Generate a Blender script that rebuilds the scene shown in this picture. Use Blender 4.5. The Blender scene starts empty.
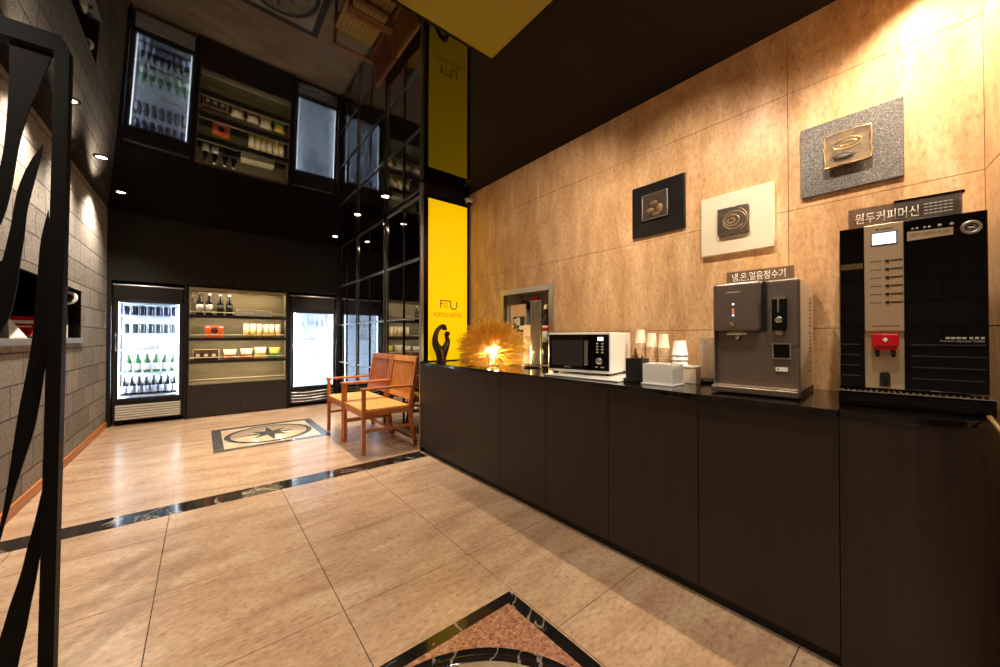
import bpy, bmesh, math, random
from mathutils import Vector, Matrix, noise
random.seed(7)
R = math.radians
PI = math.pi
scene = bpy.context.scene
COL = scene.collection

# ------------------------------------------------------------------ materials
def new_mat(name):
    m = bpy.data.materials.new(name)
    m.use_nodes = True
    nt = m.node_tree
    return m, nt, nt.nodes['Principled BSDF']

def rgb(r, g, b):
    f = lambda c: (c/255/12.92) if c/255 <= .04045 else ((c/255+.055)/1.055)**2.4
    return (f(r), f(g), f(b), 1)

def plain(name, c, rough=.5, metal=0, spec=.5, emit=None, strength=0, coat=0, ior=None):
    m, nt, b = new_mat(name)
    b.inputs['Base Color'].default_value = c
    b.inputs['Roughness'].default_value = rough
    b.inputs['Metallic'].default_value = metal
    b.inputs['Specular IOR Level'].default_value = spec
    b.inputs['Coat Weight'].default_value = coat
    if ior: b.inputs['IOR'].default_value = ior
    if emit:
        b.inputs['Emission Color'].default_value = emit
        b.inputs['Emission Strength'].default_value = strength
    return m

def N(nt, kind, **kw):
    n = nt.nodes.new(kind)
    for k, v in kw.items():
        if k in n.inputs: n.inputs[k].default_value = v
        else: setattr(n, k, v)
    return n

def coords(nt, scale=(1, 1, 1), rot=(0, 0, 0)):
    tc = nt.nodes.new('ShaderNodeTexCoord')
    mp = nt.nodes.new('ShaderNodeMapping')
    mp.inputs['Scale'].default_value = scale
    mp.inputs['Rotation'].default_value = rot
    nt.links.new(tc.outputs['Object'], mp.inputs['Vector'])
    return mp.outputs['Vector']

def ramp(nt, fac, stops):
    r = nt.nodes.new('ShaderNodeValToRGB')
    e = r.color_ramp.elements
    e[0].position, e[0].color = stops[0]
    e[1].position, e[1].color = stops[-1]
    for p, c in stops[1:-1]:
        x = e.new(p); x.color = c
    nt.links.new(fac, r.inputs['Fac'])
    return r.outputs['Color']

def mixc(nt, fac, a, b, mode='MIX'):
    n = nt.nodes.new('ShaderNodeMix')
    n.data_type = 'RGBA'; n.blend_type = mode
    if isinstance(fac, float): n.inputs[0].default_value = fac
    else: nt.links.new(fac, n.inputs[0])
    for s, v in ((6, a), (7, b)):
        if isinstance(v, tuple): n.inputs[s].default_value = v
        else: nt.links.new(v, n.inputs[s])
    return n.outputs[2]

def bump(nt, b, h, strength=.2, dist=.01):
    n = nt.nodes.new('ShaderNodeBump')
    n.inputs['Strength'].default_value = strength
    n.inputs['Distance'].default_value = dist
    nt.links.new(h, n.inputs['Height'])
    nt.links.new(n.outputs['Normal'], b.inputs['Normal'])

def stone(name, cols, scale, fine, rough, veins=None, coat=0, spec=.5, pits=0.0, grain=.5):
    m, nt, b = new_mat(name)
    v = coords(nt, scale)
    n1 = N(nt, 'ShaderNodeTexNoise', Scale=1.0, Detail=8.0, Roughness=.62, Distortion=.5)
    nt.links.new(v, n1.inputs['Vector'])
    c = ramp(nt, n1.outputs['Fac'], cols)
    v2 = coords(nt, fine)
    n2 = N(nt, 'ShaderNodeTexNoise', Scale=1.0, Detail=6.0, Roughness=.7)
    nt.links.new(v2, n2.inputs['Vector'])
    k = grain
    g = ramp(nt, n2.outputs['Fac'], [(.28, (1-.62*k*1.3, 1-.70*k*1.3, 1-.78*k*1.3, 1)), (.42, (1-.22*k, 1-.25*k, 1-.29*k, 1)), (.56, (1, 1, 1, 1)), (.72, (1+.2*k, 1+.18*k, 1+.15*k, 1))])
    c = mixc(nt, 1.0, c, g, 'MULTIPLY')
    if veins:
        n3 = N(nt, 'ShaderNodeTexNoise', Scale=veins[0], Detail=4.0, Distortion=1.6)
        nt.links.new(coords(nt, veins[2]), n3.inputs['Vector'])
        f = ramp(nt, n3.outputs['Fac'], [(.485, (0, 0, 0, 1)), (.50, (1, 1, 1, 1)), (.515, (0, 0, 0, 1))])
        c = mixc(nt, f, c, veins[1])
    nt.links.new(c, b.inputs['Base Color'])
    b.inputs['Roughness'].default_value = rough
    b.inputs['Specular IOR Level'].default_value = spec
    b.inputs['Coat Weight'].default_value = coat
    b.inputs['Coat Roughness'].default_value = .05
    if pits: bump(nt, b, n2.outputs['Fac'], pits, .004)
    return m

def woodgrain(name, c1, c2, scale, rough=.4, spec=.5, bumpy=.08):
    m, nt, b = new_mat(name)
    v = coords(nt, scale)
    n1 = N(nt, 'ShaderNodeTexNoise', Scale=1.0, Detail=6.0, Roughness=.6, Distortion=.4)
    nt.links.new(v, n1.inputs['Vector'])
    nt.links.new(ramp(nt, n1.outputs['Fac'], [(.3, c1), (.7, c2)]), b.inputs['Base Color'])
    b.inputs['Roughness'].default_value = rough
    b.inputs['Specular IOR Level'].default_value = spec
    bump(nt, b, n1.outputs['Fac'], bumpy, .003)
    return m

def pane_mat(name, tint=(1, 1, 1, 1), refl=None, rough=.0, fog=0.0, fogc=(.9, .95, 1, 1)):
    m = bpy.data.materials.new(name); m.use_nodes = True
    nt = m.node_tree; nt.nodes.clear()
    out = nt.nodes.new('ShaderNodeOutputMaterial')
    tr = nt.nodes.new('ShaderNodeBsdfTransparent'); tr.inputs['Color'].default_value = tint
    gl = nt.nodes.new('ShaderNodeBsdfGlossy'); gl.inputs['Roughness'].default_value = rough
    fr = nt.nodes.new('ShaderNodeFresnel'); fr.inputs['IOR'].default_value = 1.5
    mx = nt.nodes.new('ShaderNodeMixShader')
    if refl is None: nt.links.new(fr.outputs[0], mx.inputs[0])
    else: mx.inputs[0].default_value = refl
    base = tr.outputs[0]
    if fog:
        tl = nt.nodes.new('ShaderNodeBsdfTranslucent'); tl.inputs['Color'].default_value = fogc
        m2 = nt.nodes.new('ShaderNodeMixShader'); m2.inputs[0].default_value = fog
        nt.links.new(tr.outputs[0], m2.inputs[1]); nt.links.new(tl.outputs[0], m2.inputs[2])
        base = m2.outputs[0]
    nt.links.new(base, mx.inputs[1]); nt.links.new(gl.outputs[0], mx.inputs[2])
    nt.links.new(mx.outputs[0], out.inputs['Surface'])
    return m

M = {}
M['floor'] = stone('floor_stone', [(.27, rgb(168, 132, 102)), (.5, rgb(196, 162, 130)), (.73, rgb(212, 184, 152))],
                   (2.2, 7, 7), (32, 66, 66), .24, spec=.75, grain=.7)
M['grout'] = plain('grout', rgb(40, 32, 26), .8)
M['marble'] = stone('wall_marble', [(.27, rgb(178, 134, 92)), (.5, rgb(204, 162, 116)), (.73, rgb(226, 190, 148))],
                    (9, 9, 2.6), (70, 70, 30), .36, spec=.2, grain=.66)
M['black_marble'] = stone('black_marble', [(.3, rgb(20, 18, 17)), (.7, rgb(38, 34, 31))], (8, 8, 8), (30, 30, 30), .09,
                          veins=(2.2, rgb(150, 140, 128), (1, 1, 1)), spec=.6)
M['grey_marble'] = stone('grey_marble', [(.3, rgb(62, 60, 58)), (.7, rgb(104, 100, 96))], (8, 8, 8), (30, 30, 30), .12)
M['red_granite'] = stone('red_granite', [(.3, rgb(128, 82, 60)), (.5, rgb(178, 128, 98)), (.7, rgb(205, 165, 132))],
                         (60, 60, 60), (120, 120, 120), .2, veins=(14, rgb(120, 72, 50), (1, 1, 1)), grain=.9)
M['cream_marble'] = stone('cream_marble', [(.3, rgb(188, 158, 124)), (.7, rgb(222, 200, 168))], (6, 6, 6), (40, 40, 40), .2)
M['brown_marble'] = stone('brown_marble', [(.3, rgb(126, 84, 52)), (.7, rgb(160, 112, 72))], (10, 10, 10), (40, 40, 40), .2)
# concrete block wall
m, nt, b = new_mat('concrete_block')
tc = nt.nodes.new('ShaderNodeTexCoord'); sp = nt.nodes.new('ShaderNodeSeparateXYZ'); cb = nt.nodes.new('ShaderNodeCombineXYZ')
nt.links.new(tc.outputs['Object'], sp.inputs[0])
nt.links.new(sp.outputs['Y'], cb.inputs['X']); nt.links.new(sp.outputs['Z'], cb.inputs['Y'])
br = nt.nodes.new('ShaderNodeTexBrick')
br.offset = .5; br.inputs['Scale'].default_value = 1.0
br.inputs['Brick Width'].default_value = .40; br.inputs['Row Height'].default_value = .2
br.inputs['Mortar Size'].default_value = .006; br.inputs['Mortar Smooth'].default_value = .3
br.inputs['Color1'].default_value = rgb(166, 156, 142); br.inputs['Color2'].default_value = rgb(138, 129, 117)
br.inputs['Mortar'].default_value = rgb(86, 76, 66); br.inputs['Bias'].default_value = 0
nt.links.new(cb.outputs[0], br.inputs['Vector'])
nz = N(nt, 'ShaderNodeTexNoise', Scale=45.0, Detail=8.0, Roughness=.75)
nt.links.new(tc.outputs['Object'], nz.inputs['Vector'])
g = ramp(nt, nz.outputs['Fac'], [(.32, (.42, .40, .37, 1)), (.5, (.9, .89, .87, 1)), (.66, (1.15, 1.15, 1.13, 1))])
nt.links.new(mixc(nt, 1.0, br.outputs['Color'], g, 'MULTIPLY'), b.inputs['Base Color'])
ma = nt.nodes.new('ShaderNodeMath'); ma.operation = 'MULTIPLY_ADD'; ma.inputs[1].default_value = -1.2
nt.links.new(br.outputs['Fac'], ma.inputs[0]); nt.links.new(nz.outputs['Fac'], ma.inputs[2])
bump(nt, b, ma.outputs[0], 1.0, .016)
b.inputs['Roughness'].default_value = .92
M['block'] = m
M['ceiling_gloss'] = plain('stretch_ceiling', rgb(8, 7, 7), .03, spec=.5, ior=1.37)
M['ceiling_matte'] = plain('unreflecting_ceiling', rgb(24, 17, 13), .75, spec=.15)
M['dark_wall'] = plain('dark_wall_paint', rgb(24, 20, 17), .65, spec=.25)
M['rear_wall'] = plain('rear_wall_paint', rgb(95, 78, 62), .7)
M['black_metal'] = plain('black_powder_metal', rgb(8, 7, 6), .55, spec=.12)
M['steel'] = plain('brushed_steel', rgb(190, 186, 180), .28, metal=1)
M['chrome'] = plain('chrome', rgb(215, 215, 215), .12, metal=1)
M['dark_steel'] = plain('dark_steel', rgb(70, 66, 64), .25, metal=1)
M['mirror_glass'] = plain('smoked_mirror_glass', rgb(150, 154, 160), .02, metal=1)
M['cab'] = woodgrain('dark_oak_laminate', rgb(35, 27, 22), rgb(47, 37, 30), (30, 30, 2.2), .42, .4, .1)
M['top'] = plain('black_granite_top', rgb(14, 11, 10), .06, spec=.7)
M['plinth'] = plain('black_plinth', rgb(12, 10, 9), .6)
M['wood'] = woodgrain('orange_teak', rgb(158, 84, 32), rgb(198, 120, 56), (14, 14, 14), .33, .5, .05)
M['wood_seat'] = woodgrain('seat_teak', rgb(214, 146, 62), rgb(238, 184, 100), (5, 30, 30), .3, .5, .05)
M['wood_back'] = woodgrain('pale_teak', rgb(196, 120, 48), rgb(226, 156, 78), (14, 14, 14), .33, .5, .05)
M['wood_red'] = woodgrain('red_teak', rgb(150, 80, 50), rgb(186, 112, 78), (14, 14, 14), .33, .5, .05)
M['base_wood'] = woodgrain('baseboard_wood', rgb(176, 100, 34), rgb(208, 132, 54), (12, 2, 30), .4)
M['white'] = plain('white_plastic', rgb(236, 232, 224), .35)
M['white_gloss'] = plain('white_gloss', rgb(240, 238, 232), .12)
M['paper'] = plain('cream_paper', rgb(232, 214, 186), .6)
M['kraft'] = plain('tan_paper', rgb(214, 178, 134), .6)
M['black_gloss'] = plain('black_gloss', rgb(6, 5, 5), .04, spec=.3)
M['black_plastic'] = plain('black_plastic', rgb(26, 24, 23), .4)
M['grey_plastic'] = plain('grey_plastic', rgb(120, 116, 110), .4)
M['bronze_metal'] = plain('taupe_metal', rgb(126, 112, 102), .36, metal=.7)
M['side_metal'] = plain('pale_side_metal', rgb(222, 204, 176), .3, metal=.6)
M['champagne'] = plain('champagne_steel', rgb(198, 172, 140), .34, metal=.55)
M['red_plastic'] = plain('red_plastic', rgb(190, 14, 24), .25)
M['yellow_panel'] = plain('yellow_panel', rgb(142, 128, 14), .4)
M['sign_yellow'] = plain('sign_yellow', rgb(255, 205, 0), .35, emit=rgb(255, 208, 0), strength=.66)
M['sign_ink'] = plain('sign_ink', rgb(26, 16, 8), .5)
M['sign_orange'] = plain('sign_orange', rgb(245, 165, 0), .5, emit=rgb(255, 150, 0), strength=.4)
M['bronze'] = plain('statue_bronze', rgb(66, 48, 34), .28, metal=.55, spec=.6)
M['lamp_lens'] = plain('lamp_lens', (1, 1, 1, 1), .4, emit=(1, .78, .5, 1), strength=60)
M['lamp_bulb'] = plain('lamp_bulb', (1, 1, 1, 1), .4, emit=(1, .74, .34, 1), strength=14)
M['led_white'] = plain('led_white', (1, 1, 1, 1), .4, emit=(.74, .87, 1, 1), strength=250)
M['led_edge'] = plain('led_edge', (1, 1, 1, 1), .4, emit=(.82, .91, 1, 1), strength=13)
M['led_frost'] = plain('led_frost', (1, 1, 1, 1), .4, emit=(.74, .87, 1, 1), strength=230)
M['led_warm'] = plain('led_warm', (1, 1, 1, 1), .4, emit=(1, .85, .6, 1), strength=75)
M['display'] = plain('display_glow', rgb(220, 235, 255), .3, emit=rgb(215, 232, 255), strength=1.6)
M['led_dot'] = plain('led_dot', (1, 1, 1, 1), .3, emit=rgb(215, 225, 255), strength=2.2)
M['led_orange'] = plain('led_orange', rgb(255, 150, 80), .3, emit=rgb(255, 130, 60), strength=.9)
M['liner'] = plain('fridge_liner', rgb(232, 238, 244), .4)
M['wire'] = plain('white_wire', rgb(222, 228, 234), .35)
M['shelf_lining'] = woodgrain('greige_lining', rgb(118, 106, 78), rgb(142, 128, 96), (3, 3, 14), .5, .4, .03)
M['brass'] = plain('rail_brass', rgb(226, 214, 176), .35)
M['glass'] = pane_mat('clear_glass')
M['thin_glass'] = pane_mat('thin_glass', tint=(.9, .9, .88, 1), refl=.09, rough=.08, fog=.06)
M['fog_glass'] = pane_mat('misted_glass', fog=.22)
M['acrylic_grey'] = pane_mat('smoked_acrylic', tint=(.50, .46, .43, 1), fog=.18, fogc=(.6, .56, .52, 1))
M['acrylic_clear'] = pane_mat('clear_acrylic', tint=(.93, .92, .90, 1))
M['acrylic_milky'] = pane_mat('milky_acrylic', tint=(.9, .88, .84, 1), fog=.45, fogc=(.95, .9, .82, 1))
M['text_white'] = plain('text_white', rgb(246, 240, 228), .5)
M['text_grey'] = plain('text_grey', rgb(176, 170, 162), .5)
M['text_dark'] = plain('text_dark', rgb(60, 48, 38), .5)
M['green_glass'] = plain('green_bottle_glass', rgb(40, 96, 48), .1, spec=.7)
M['dark_glass'] = plain('dark_bottle_glass', rgb(16, 13, 14), .08, spec=.7)
M['brown_glass'] = plain('brown_bottle_glass', rgb(46, 26, 14), .1, spec=.7)
M['label'] = plain('bottle_label', rgb(228, 224, 212), .55)
M['label_blue'] = plain('blue_label', rgb(176, 190, 216), .5)
M['label_dark'] = plain('dark_label', rgb(38, 34, 32), .5)
M['can_dark'] = plain('dark_can', rgb(40, 44, 62), .22, metal=.5)
M['can_grey'] = plain('grey_can', rgb(92, 98, 102), .22, metal=.5)
M['alu'] = plain('can_aluminium', rgb(200, 204, 208), .25, metal=1)
M['frost_plastic'] = plain('pale_pet_plastic', rgb(214, 226, 236), .2)
M['orange_pack'] = plain('orange_card', rgb(230, 96, 22), .5)
M['yellow_pack'] = plain('yellow_pack', rgb(232, 188, 74), .4)
M['maroon'] = plain('maroon_card', rgb(70, 24, 14), .5)
M['pic_brown'] = plain('brown_print', rgb(92, 62, 52), .5)
M['snack_white'] = plain('snack_white', rgb(238, 222, 186), .35)
M['snack_red'] = plain('snack_red', rgb(196, 84, 40), .35)
M['snack_yellow'] = plain('snack_yellow', rgb(226, 190, 80), .35)
M['snack_green'] = plain('snack_green', rgb(110, 170, 50), .35)
M['black_canvas'] = plain('black_panel', rgb(22, 19, 18), .3, spec=.4)
M['white_canvas'] = plain('white_panel', rgb(206, 192, 166), .6)
M['relief_dark'] = stone('relief_dark', [(.3, rgb(36, 26, 18)), (.7, rgb(70, 54, 38))], (50, 50, 50), (90, 90, 90), .4, pits=.6)
M['relief_bronze'] = stone('relief_bronze', [(.3, rgb(92, 70, 40)), (.7, rgb(140, 112, 70))], (40, 40, 40), (90, 90, 90), .4, pits=.6)
M['gold'] = plain('gold_edge', rgb(206, 172, 112), .3, metal=.9)
M['pewter'] = plain('pewter_edge', rgb(160, 156, 148), .3, metal=.9)
m, nt, b = new_mat('speckled_granite')
n1 = N(nt, 'ShaderNodeTexNoise', Scale=380.0, Detail=3.0)
nt.links.new(coords(nt), n1.inputs['Vector'])
nt.links.new(ramp(nt, n1.outputs['Fac'], [(.38, rgb(44, 40, 38)), (.52, rgb(84, 78, 72)), (.66, rgb(150, 142, 132))]), b.inputs['Base Color'])
b.inputs['Roughness'].default_value = .55
M['speckle'] = m
# golden reeds that let some of the bulb through
m, nt, b = new_mat('golden_reed')
gi = nt.nodes.new('ShaderNodeNewGeometry')
nt.links.new(ramp(nt, gi.outputs['Random Per Island'], [(0, rgb(230, 174, 40)), (.5, rgb(248, 206, 76)), (1, rgb(255, 232, 132))]), b.inputs['Base Color'])
b.inputs['Roughness'].default_value = .35
tl = nt.nodes.new('ShaderNodeBsdfTranslucent'); tl.inputs['Color'].default_value = rgb(255, 222, 104)
mx = nt.nodes.new('ShaderNodeMixShader'); mx.inputs[0].default_value = .5
nt.links.new(b.outputs[0], mx.inputs[1]); nt.links.new(tl.outputs[0], mx.inputs[2])
nt.links.new(mx.outputs[0], nt.nodes['Material Output'].inputs['Surface'])
M['reed'] = m

# ------------------------------------------------------------------ mesh building
def catmull(pts, n):
    out = []
    P = [Vector(p) for p in pts]
    for i in range(len(P)-1):
        p0, p1, p2, p3 = P[max(i-1, 0)], P[i], P[i+1], P[min(i+2, len(P)-1)]
        for k in range(n):
            t = k/n
            out.append(.5*((2*p1)+(p2-p0)*t+(2*p0-5*p1+4*p2-p3)*t*t+(3*p1-p0-3*p2+p3)*t**3))
    out.append(P[-1])
    return out

class MB:
    def __init__(self): self.bm = bmesh.new(); self.mi = 0; self.smooth = False
    def _f(self, vs):
        try:
            f = self.bm.faces.new(vs); f.material_index = self.mi; f.smooth = self.smooth
            return f
        except ValueError: return None
    def box(self, x0, x1, y0, y1, z0, z1, bev=0, seg=2, mat=None):
        t = bmesh.new()
        vs = [t.verts.new((x, y, z)) for x in (x0, x1) for y in (y0, y1) for z in (z0, z1)]
        for q in ((0, 1, 3, 2), (4, 6, 7, 5), (0, 4, 5, 1), (2, 3, 7, 6), (0, 2, 6, 4), (1, 5, 7, 3)):
            t.faces.new([vs[i] for i in q])
        if bev:
            bmesh.ops.bevel(t, geom=t.edges[:], offset=min(bev, .49*min(x1-x0, y1-y0, z1-z0)), segments=seg, profile=.5, affect='EDGES')
        if mat is not None: t.transform(mat)
        self.merge(t)
    def merge(self, t):
        mp = {}
        for v in t.verts: mp[v] = self.bm.verts.new(v.co)
        for f in t.faces: self._f([mp[v] for v in f.verts])
        t.free()
    def prism(self, pts, z0, z1, bev=0, M4=None):
        """closed plan polygon (x, y) extruded in z; M4 places it"""
        t = bmesh.new()
        lo = [t.verts.new((p[0], p[1], z0)) for p in pts]; hi = [t.verts.new((p[0], p[1], z1)) for p in pts]
        n = len(pts)
        t.faces.new(lo[::-1]); t.faces.new(hi)
        for i in range(n): t.faces.new((lo[i], lo[(i+1) % n], hi[(i+1) % n], hi[i]))
        bmesh.ops.recalc_face_normals(t, faces=t.faces[:])
        if bev: bmesh.ops.bevel(t, geom=t.edges[:], offset=bev, segments=2, profile=.5, affect='EDGES')
        if M4 is not None: t.transform(M4)
        self.merge(t)
    def tube(self, pts, rad, seg=10, cap=True, closed=False):
        P = [Vector(p) for p in pts]; n = len(P)
        rr = rad if isinstance(rad, (list, tuple)) else [rad]*n
        rings = []; prev = None
        for i in range(n):
            if closed: d = P[(i+1) % n]-P[i-1]
            else: d = P[min(i+1, n-1)]-P[max(i-1, 0)]
            d.normalize()
            if prev is None:
                u = d.orthogonal().normalized()
            else:
                u = prev-d*prev.dot(d)
                u = u.normalized() if u.length > 1e-6 else d.orthogonal().normalized()
            prev = u; w = d.cross(u)
            rings.append([self.bm.verts.new(P[i]+(u*math.cos(2*PI*k/seg)+w*math.sin(2*PI*k/seg))*rr[i]) for k in range(seg)])
        old = self.smooth; self.smooth = True
        m = n if closed else n-1
        for i in range(m):
            a, b = rings[i], rings[(i+1) % n]
            for k in range(seg): self._f((a[k], a[(k+1) % seg], b[(k+1) % seg], b[k]))
        self.smooth = old
        if cap and not closed: self._f(rings[0][::-1]); self._f(rings[-1])
    def lathe(self, prof, seg=24, c=(0, 0, 0), M4=None, mats=None):
        t_r = []
        old = self.smooth; self.smooth = True
        T = (lambda v: M4 @ Vector(v)) if M4 is not None else (lambda v: Vector(v)+Vector(c))
        for r, z in prof:
            if r < 1e-6: t_r.append([self.bm.verts.new(T((0, 0, z)))])
            else: t_r.append([self.bm.verts.new(T((r*math.cos(2*PI*k/seg), r*math.sin(2*PI*k/seg), z))) for k in range(seg)])
        for i in range(len(t_r)-1):
            a, b = t_r[i], t_r[i+1]
            if mats: self.mi = mats[i]
            for k in range(seg):
                k2 = (k+1) % seg
                if len(a) == 1 and len(b) == 1: continue
                if len(a) == 1: self._f((a[0], b[k2], b[k]))
                elif len(b) == 1: self._f((a[k], a[k2], b[0]))
                else: self._f((a[k], a[k2], b[k2], b[k]))
        self.smooth = old
    def ball(self, c, r, sx=1, sy=1, sz=1, seg=14):
        n = seg//2
        prof = [(r*math.sin(PI*i/n), -r*math.cos(PI*i/n)) for i in range(n+1)]
        prof[0] = (0, -r); prof[-1] = (0, r)
        self.lathe(prof, seg, M4=Matrix.Translation(c) @ Matrix.Diagonal((sx, sy, sz, 1)))
    def build(self, name, mat, parent=None, **props):
        bmesh.ops.recalc_face_normals(self.bm, faces=self.bm.faces[:])
        me = bpy.data.meshes.new(name)
        self.bm.to_mesh(me); self.bm.free()
        for mm in (mat if isinstance(mat, (list, tuple)) else [mat]): me.materials.append(mm)
        o = bpy.data.objects.new(name, me); COL.objects.link(o)
        if parent is not None: o.parent = parent
        for k, v in props.items(): o[k] = v
        return o

def tag(o, label, cat, group=None):
    o['label'] = label; o['category'] = cat
    if group: o['group'] = group
    return o

def thing(name, loc, rz, label, cat, group=None):
    o = bpy.data.objects.new(name, None); COL.objects.link(o)
    o.empty_display_size = .1
    o.location = loc; o.rotation_euler = (0, 0, rz)
    return tag(o, label, cat, group)

def at(o, loc, rz=0):
    o.location = loc; o.rotation_euler = (0, 0, rz); return o

def box_part(name, dims, mat, parent=None, bev=0, **props):
    b = MB(); b.box(*dims, bev=bev); return b.build(name, mat, parent, **props)

def copy_tree(o, parent=None):
    c = o.copy(); COL.objects.link(c)
    if parent is not None: c.parent = parent
    for ch in [x for x in bpy.data.objects if x.parent is o]: copy_tree(ch, c)
    return c

def text_part(name, body, width, height, mat, parent, M4, depth=.0008, align='L', bold=0):
    """lettering fitted into width x height, standing in the local xz plane of M4"""
    cu = bpy.data.curves.new('lettering', 'FONT'); cu.body = body; cu.size = 1; cu.extrude = 0; cu.offset = bold
    t = bpy.data.objects.new('lettering', cu); COL.objects.link(t)
    dg = bpy.context.evaluated_depsgraph_get()
    me = bpy.data.meshes.new_from_object(t.evaluated_get(dg))
    bpy.data.objects.remove(t); bpy.data.curves.remove(cu)
    xs = [v.co.x for v in me.vertices]; ys = [v.co.y for v in me.vertices]
    sx = width/(max(xs)-min(xs)); sy = height/(max(ys)-min(ys))
    bm = bmesh.new(); bm.from_mesh(me); bpy.data.meshes.remove(me)
    for v in bm.verts: v.co = Vector(((v.co.x-min(xs))*sx, 0, (v.co.y-min(ys))*sy))
    r = bmesh.ops.extrude_face_region(bm, geom=bm.faces[:])
    for v in r['geom']:
        if isinstance(v, bmesh.types.BMVert): v.co.y -= depth
    bm.transform(M4)
    b = MB(); b.bm.free(); b.bm = bm
    return b.build(name, mat, parent)
T = Matrix.Translation
def RZ(a): return Matrix.Rotation(a, 4, 'Z')
def RX(a): return Matrix.Rotation(a, 4, 'X')
def RY(a): return Matrix.Rotation(a, 4, 'Y')
def struct(o): o['kind'] = 'structure'; return o

# ------------------------------------------------------------------ camera
cam = bpy.data.cameras.new('camera'); cam.sensor_width = 36; cam.lens = 36*365/1000
cam.clip_start = .02
co = bpy.data.objects.new('camera', cam); COL.objects.link(co)
co.location = (0, 0, 1.1)
co.rotation_euler = (R(90)+math.atan(3.5/365), 0, -math.atan(298/365))
scene.camera = co

# ------------------------------------------------------------------ room shell
XL, XR, YB, YF, ZC = -.9, 2.2, 6.45, -3.0, 2.615
def ceil_z(x): return ZC+.012*max(0, 1-x)**2

# floor: 0.6 m tiles over a dark bed
f = MB()
f.mi = 1; f.box(XL-.4, 2.3, YF-.1, 7.3, -.06, -.004)
f.mi = 0
xs = [XL-.3]+[-.75+.6*k for k in range(5)]+[2.25]
ys_front = [3.22-.0]+[2.74-.6*k for k in range(10)]
ys_front = sorted(y for y in ys_front if y > YF)+[]
ys_front = [YF-.05]+ys_front
def tile_rows(ys, gap):
    for i in range(len(xs)-1):
        for j in range(len(ys)-1):
            f.box(xs[i]+gap, xs[i+1]-gap, ys[j]+gap, ys[j+1]-gap, -.03, 0)
tile_rows(ys_front, .0017)
tile_rows([3.22+.6*k for k in range(7)], .0005)
floor = struct(f.build('floor', [M['floor'], M['grout']]))
box_part('border_strip', (XL, 1.62, 3.045, 3.22, -.02, .0012), M['black_marble'], floor)

def medallion(x0, x1, y0, y1, border, mats, petals):
    bmat, fmat, ringm, inm, starA, starB = mats
    b = MB()
    for q in ((x0, x1, y0, y0+border), (x0, x1, y1-border, y1), (x0, x0+border, y0+border, y1-border), (x1-border, x1, y0+border, y1-border)):
        b.box(*q, -.02, .0014)
    b.build('medallion_border', bmat, floor)
    box_part('medallion_field', (x0+border, x1-border, y0+border, y1-border, -.02, .0012), fmat, floor)
    cx, cy = (x0+x1)/2, (y0+y1)/2
    r1 = (min(x1-x0, y1-y0)/2-border)*.97; r0 = r1-.055*(x1-x0)/1.1
    b = MB(); b.lathe([(r0, .001), (r0, .0018), (r1, .0018), (r1, .001)], 64, (cx, cy, 0)); b.build('medallion_ring', ringm, floor)
    b = MB(); b.lathe([(0, .0017), (r0, .0017), (r0, .001)], 64, (cx, cy, 0)); b.build('medallion_disc', inm, floor)
    def star(n, rad, wid, a0, mat, z):
        b = MB()
        for k in range(n):
            a = a0+2*PI*k/n
            p = [(cx, cy), (cx+wid*math.cos(a-.5), cy+wid*math.sin(a-.5)), (cx+rad*math.cos(a), cy+rad*math.sin(a)), (cx+wid*math.cos(a+.5), cy+wid*math.sin(a+.5))]
            b.prism(p, .0012, z)
        b.build('medallion_star', mat, floor)
    star(petals, r0*.68, r0*.24, PI/petals, starB, .0021)
    star(petals, r0*.93, r0*.22, 0, starA, .0024)
medallion(.09, 1.135, 4.385, 5.47, .085, (M['grey_marble'], M['cream_marble'], M['grey_marble'], M['cream_marble'], M['grey_marble'], M['grey_marble']), 4)
medallion(-.05, 1.04, .115, 1.205, .052, (M['black_marble'], M['red_granite'], M['black_marble'], M['cream_marble'], M['brown_marble'], M['grey_marble']), 4)

# ceiling: glossy black stretch film, added matte panel to leave out the marble's reflection
def xb(y): return 2.25 if y > 3.235 else max(.9, .68*y+.02)  # matte border drawn along the edge of the sign's reflection
b = MB(); s = MB()
ysc = [YF]+[1.33+.19*k for k in range(11)]+[3.4, 5, 7.3]
for j in range(len(ysc)-1):
    y0, y1 = ysc[j], ysc[j+1]
    for k in range(16):
        q = []
        for (y, kk) in ((y0, k), (y0, k+1), (y1, k+1), (y1, k)):
            e = min(xb(y), 2.25); x = XL-.02+(e-XL+.02)*kk/16
            q.append(b.bm.verts.new((x, y, ceil_z(x))))
        b.smooth = True; b._f(q)
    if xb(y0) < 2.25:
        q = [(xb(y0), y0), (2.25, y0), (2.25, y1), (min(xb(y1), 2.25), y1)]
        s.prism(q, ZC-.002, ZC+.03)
bmesh.ops.remove_doubles(b.bm, verts=b.bm.verts[:], dist=1e-4)
ceil = struct(b.build('ceiling', M['ceiling_gloss']))
s.build('reflection_cut_panel', M['ceiling_matte'], ceil)
box_part('ceiling_deck', (XL-.4, 2.6, YF-.1, 7.3, ZC+.06, ZC+.2), M['dark_wall'], ceil)

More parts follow.
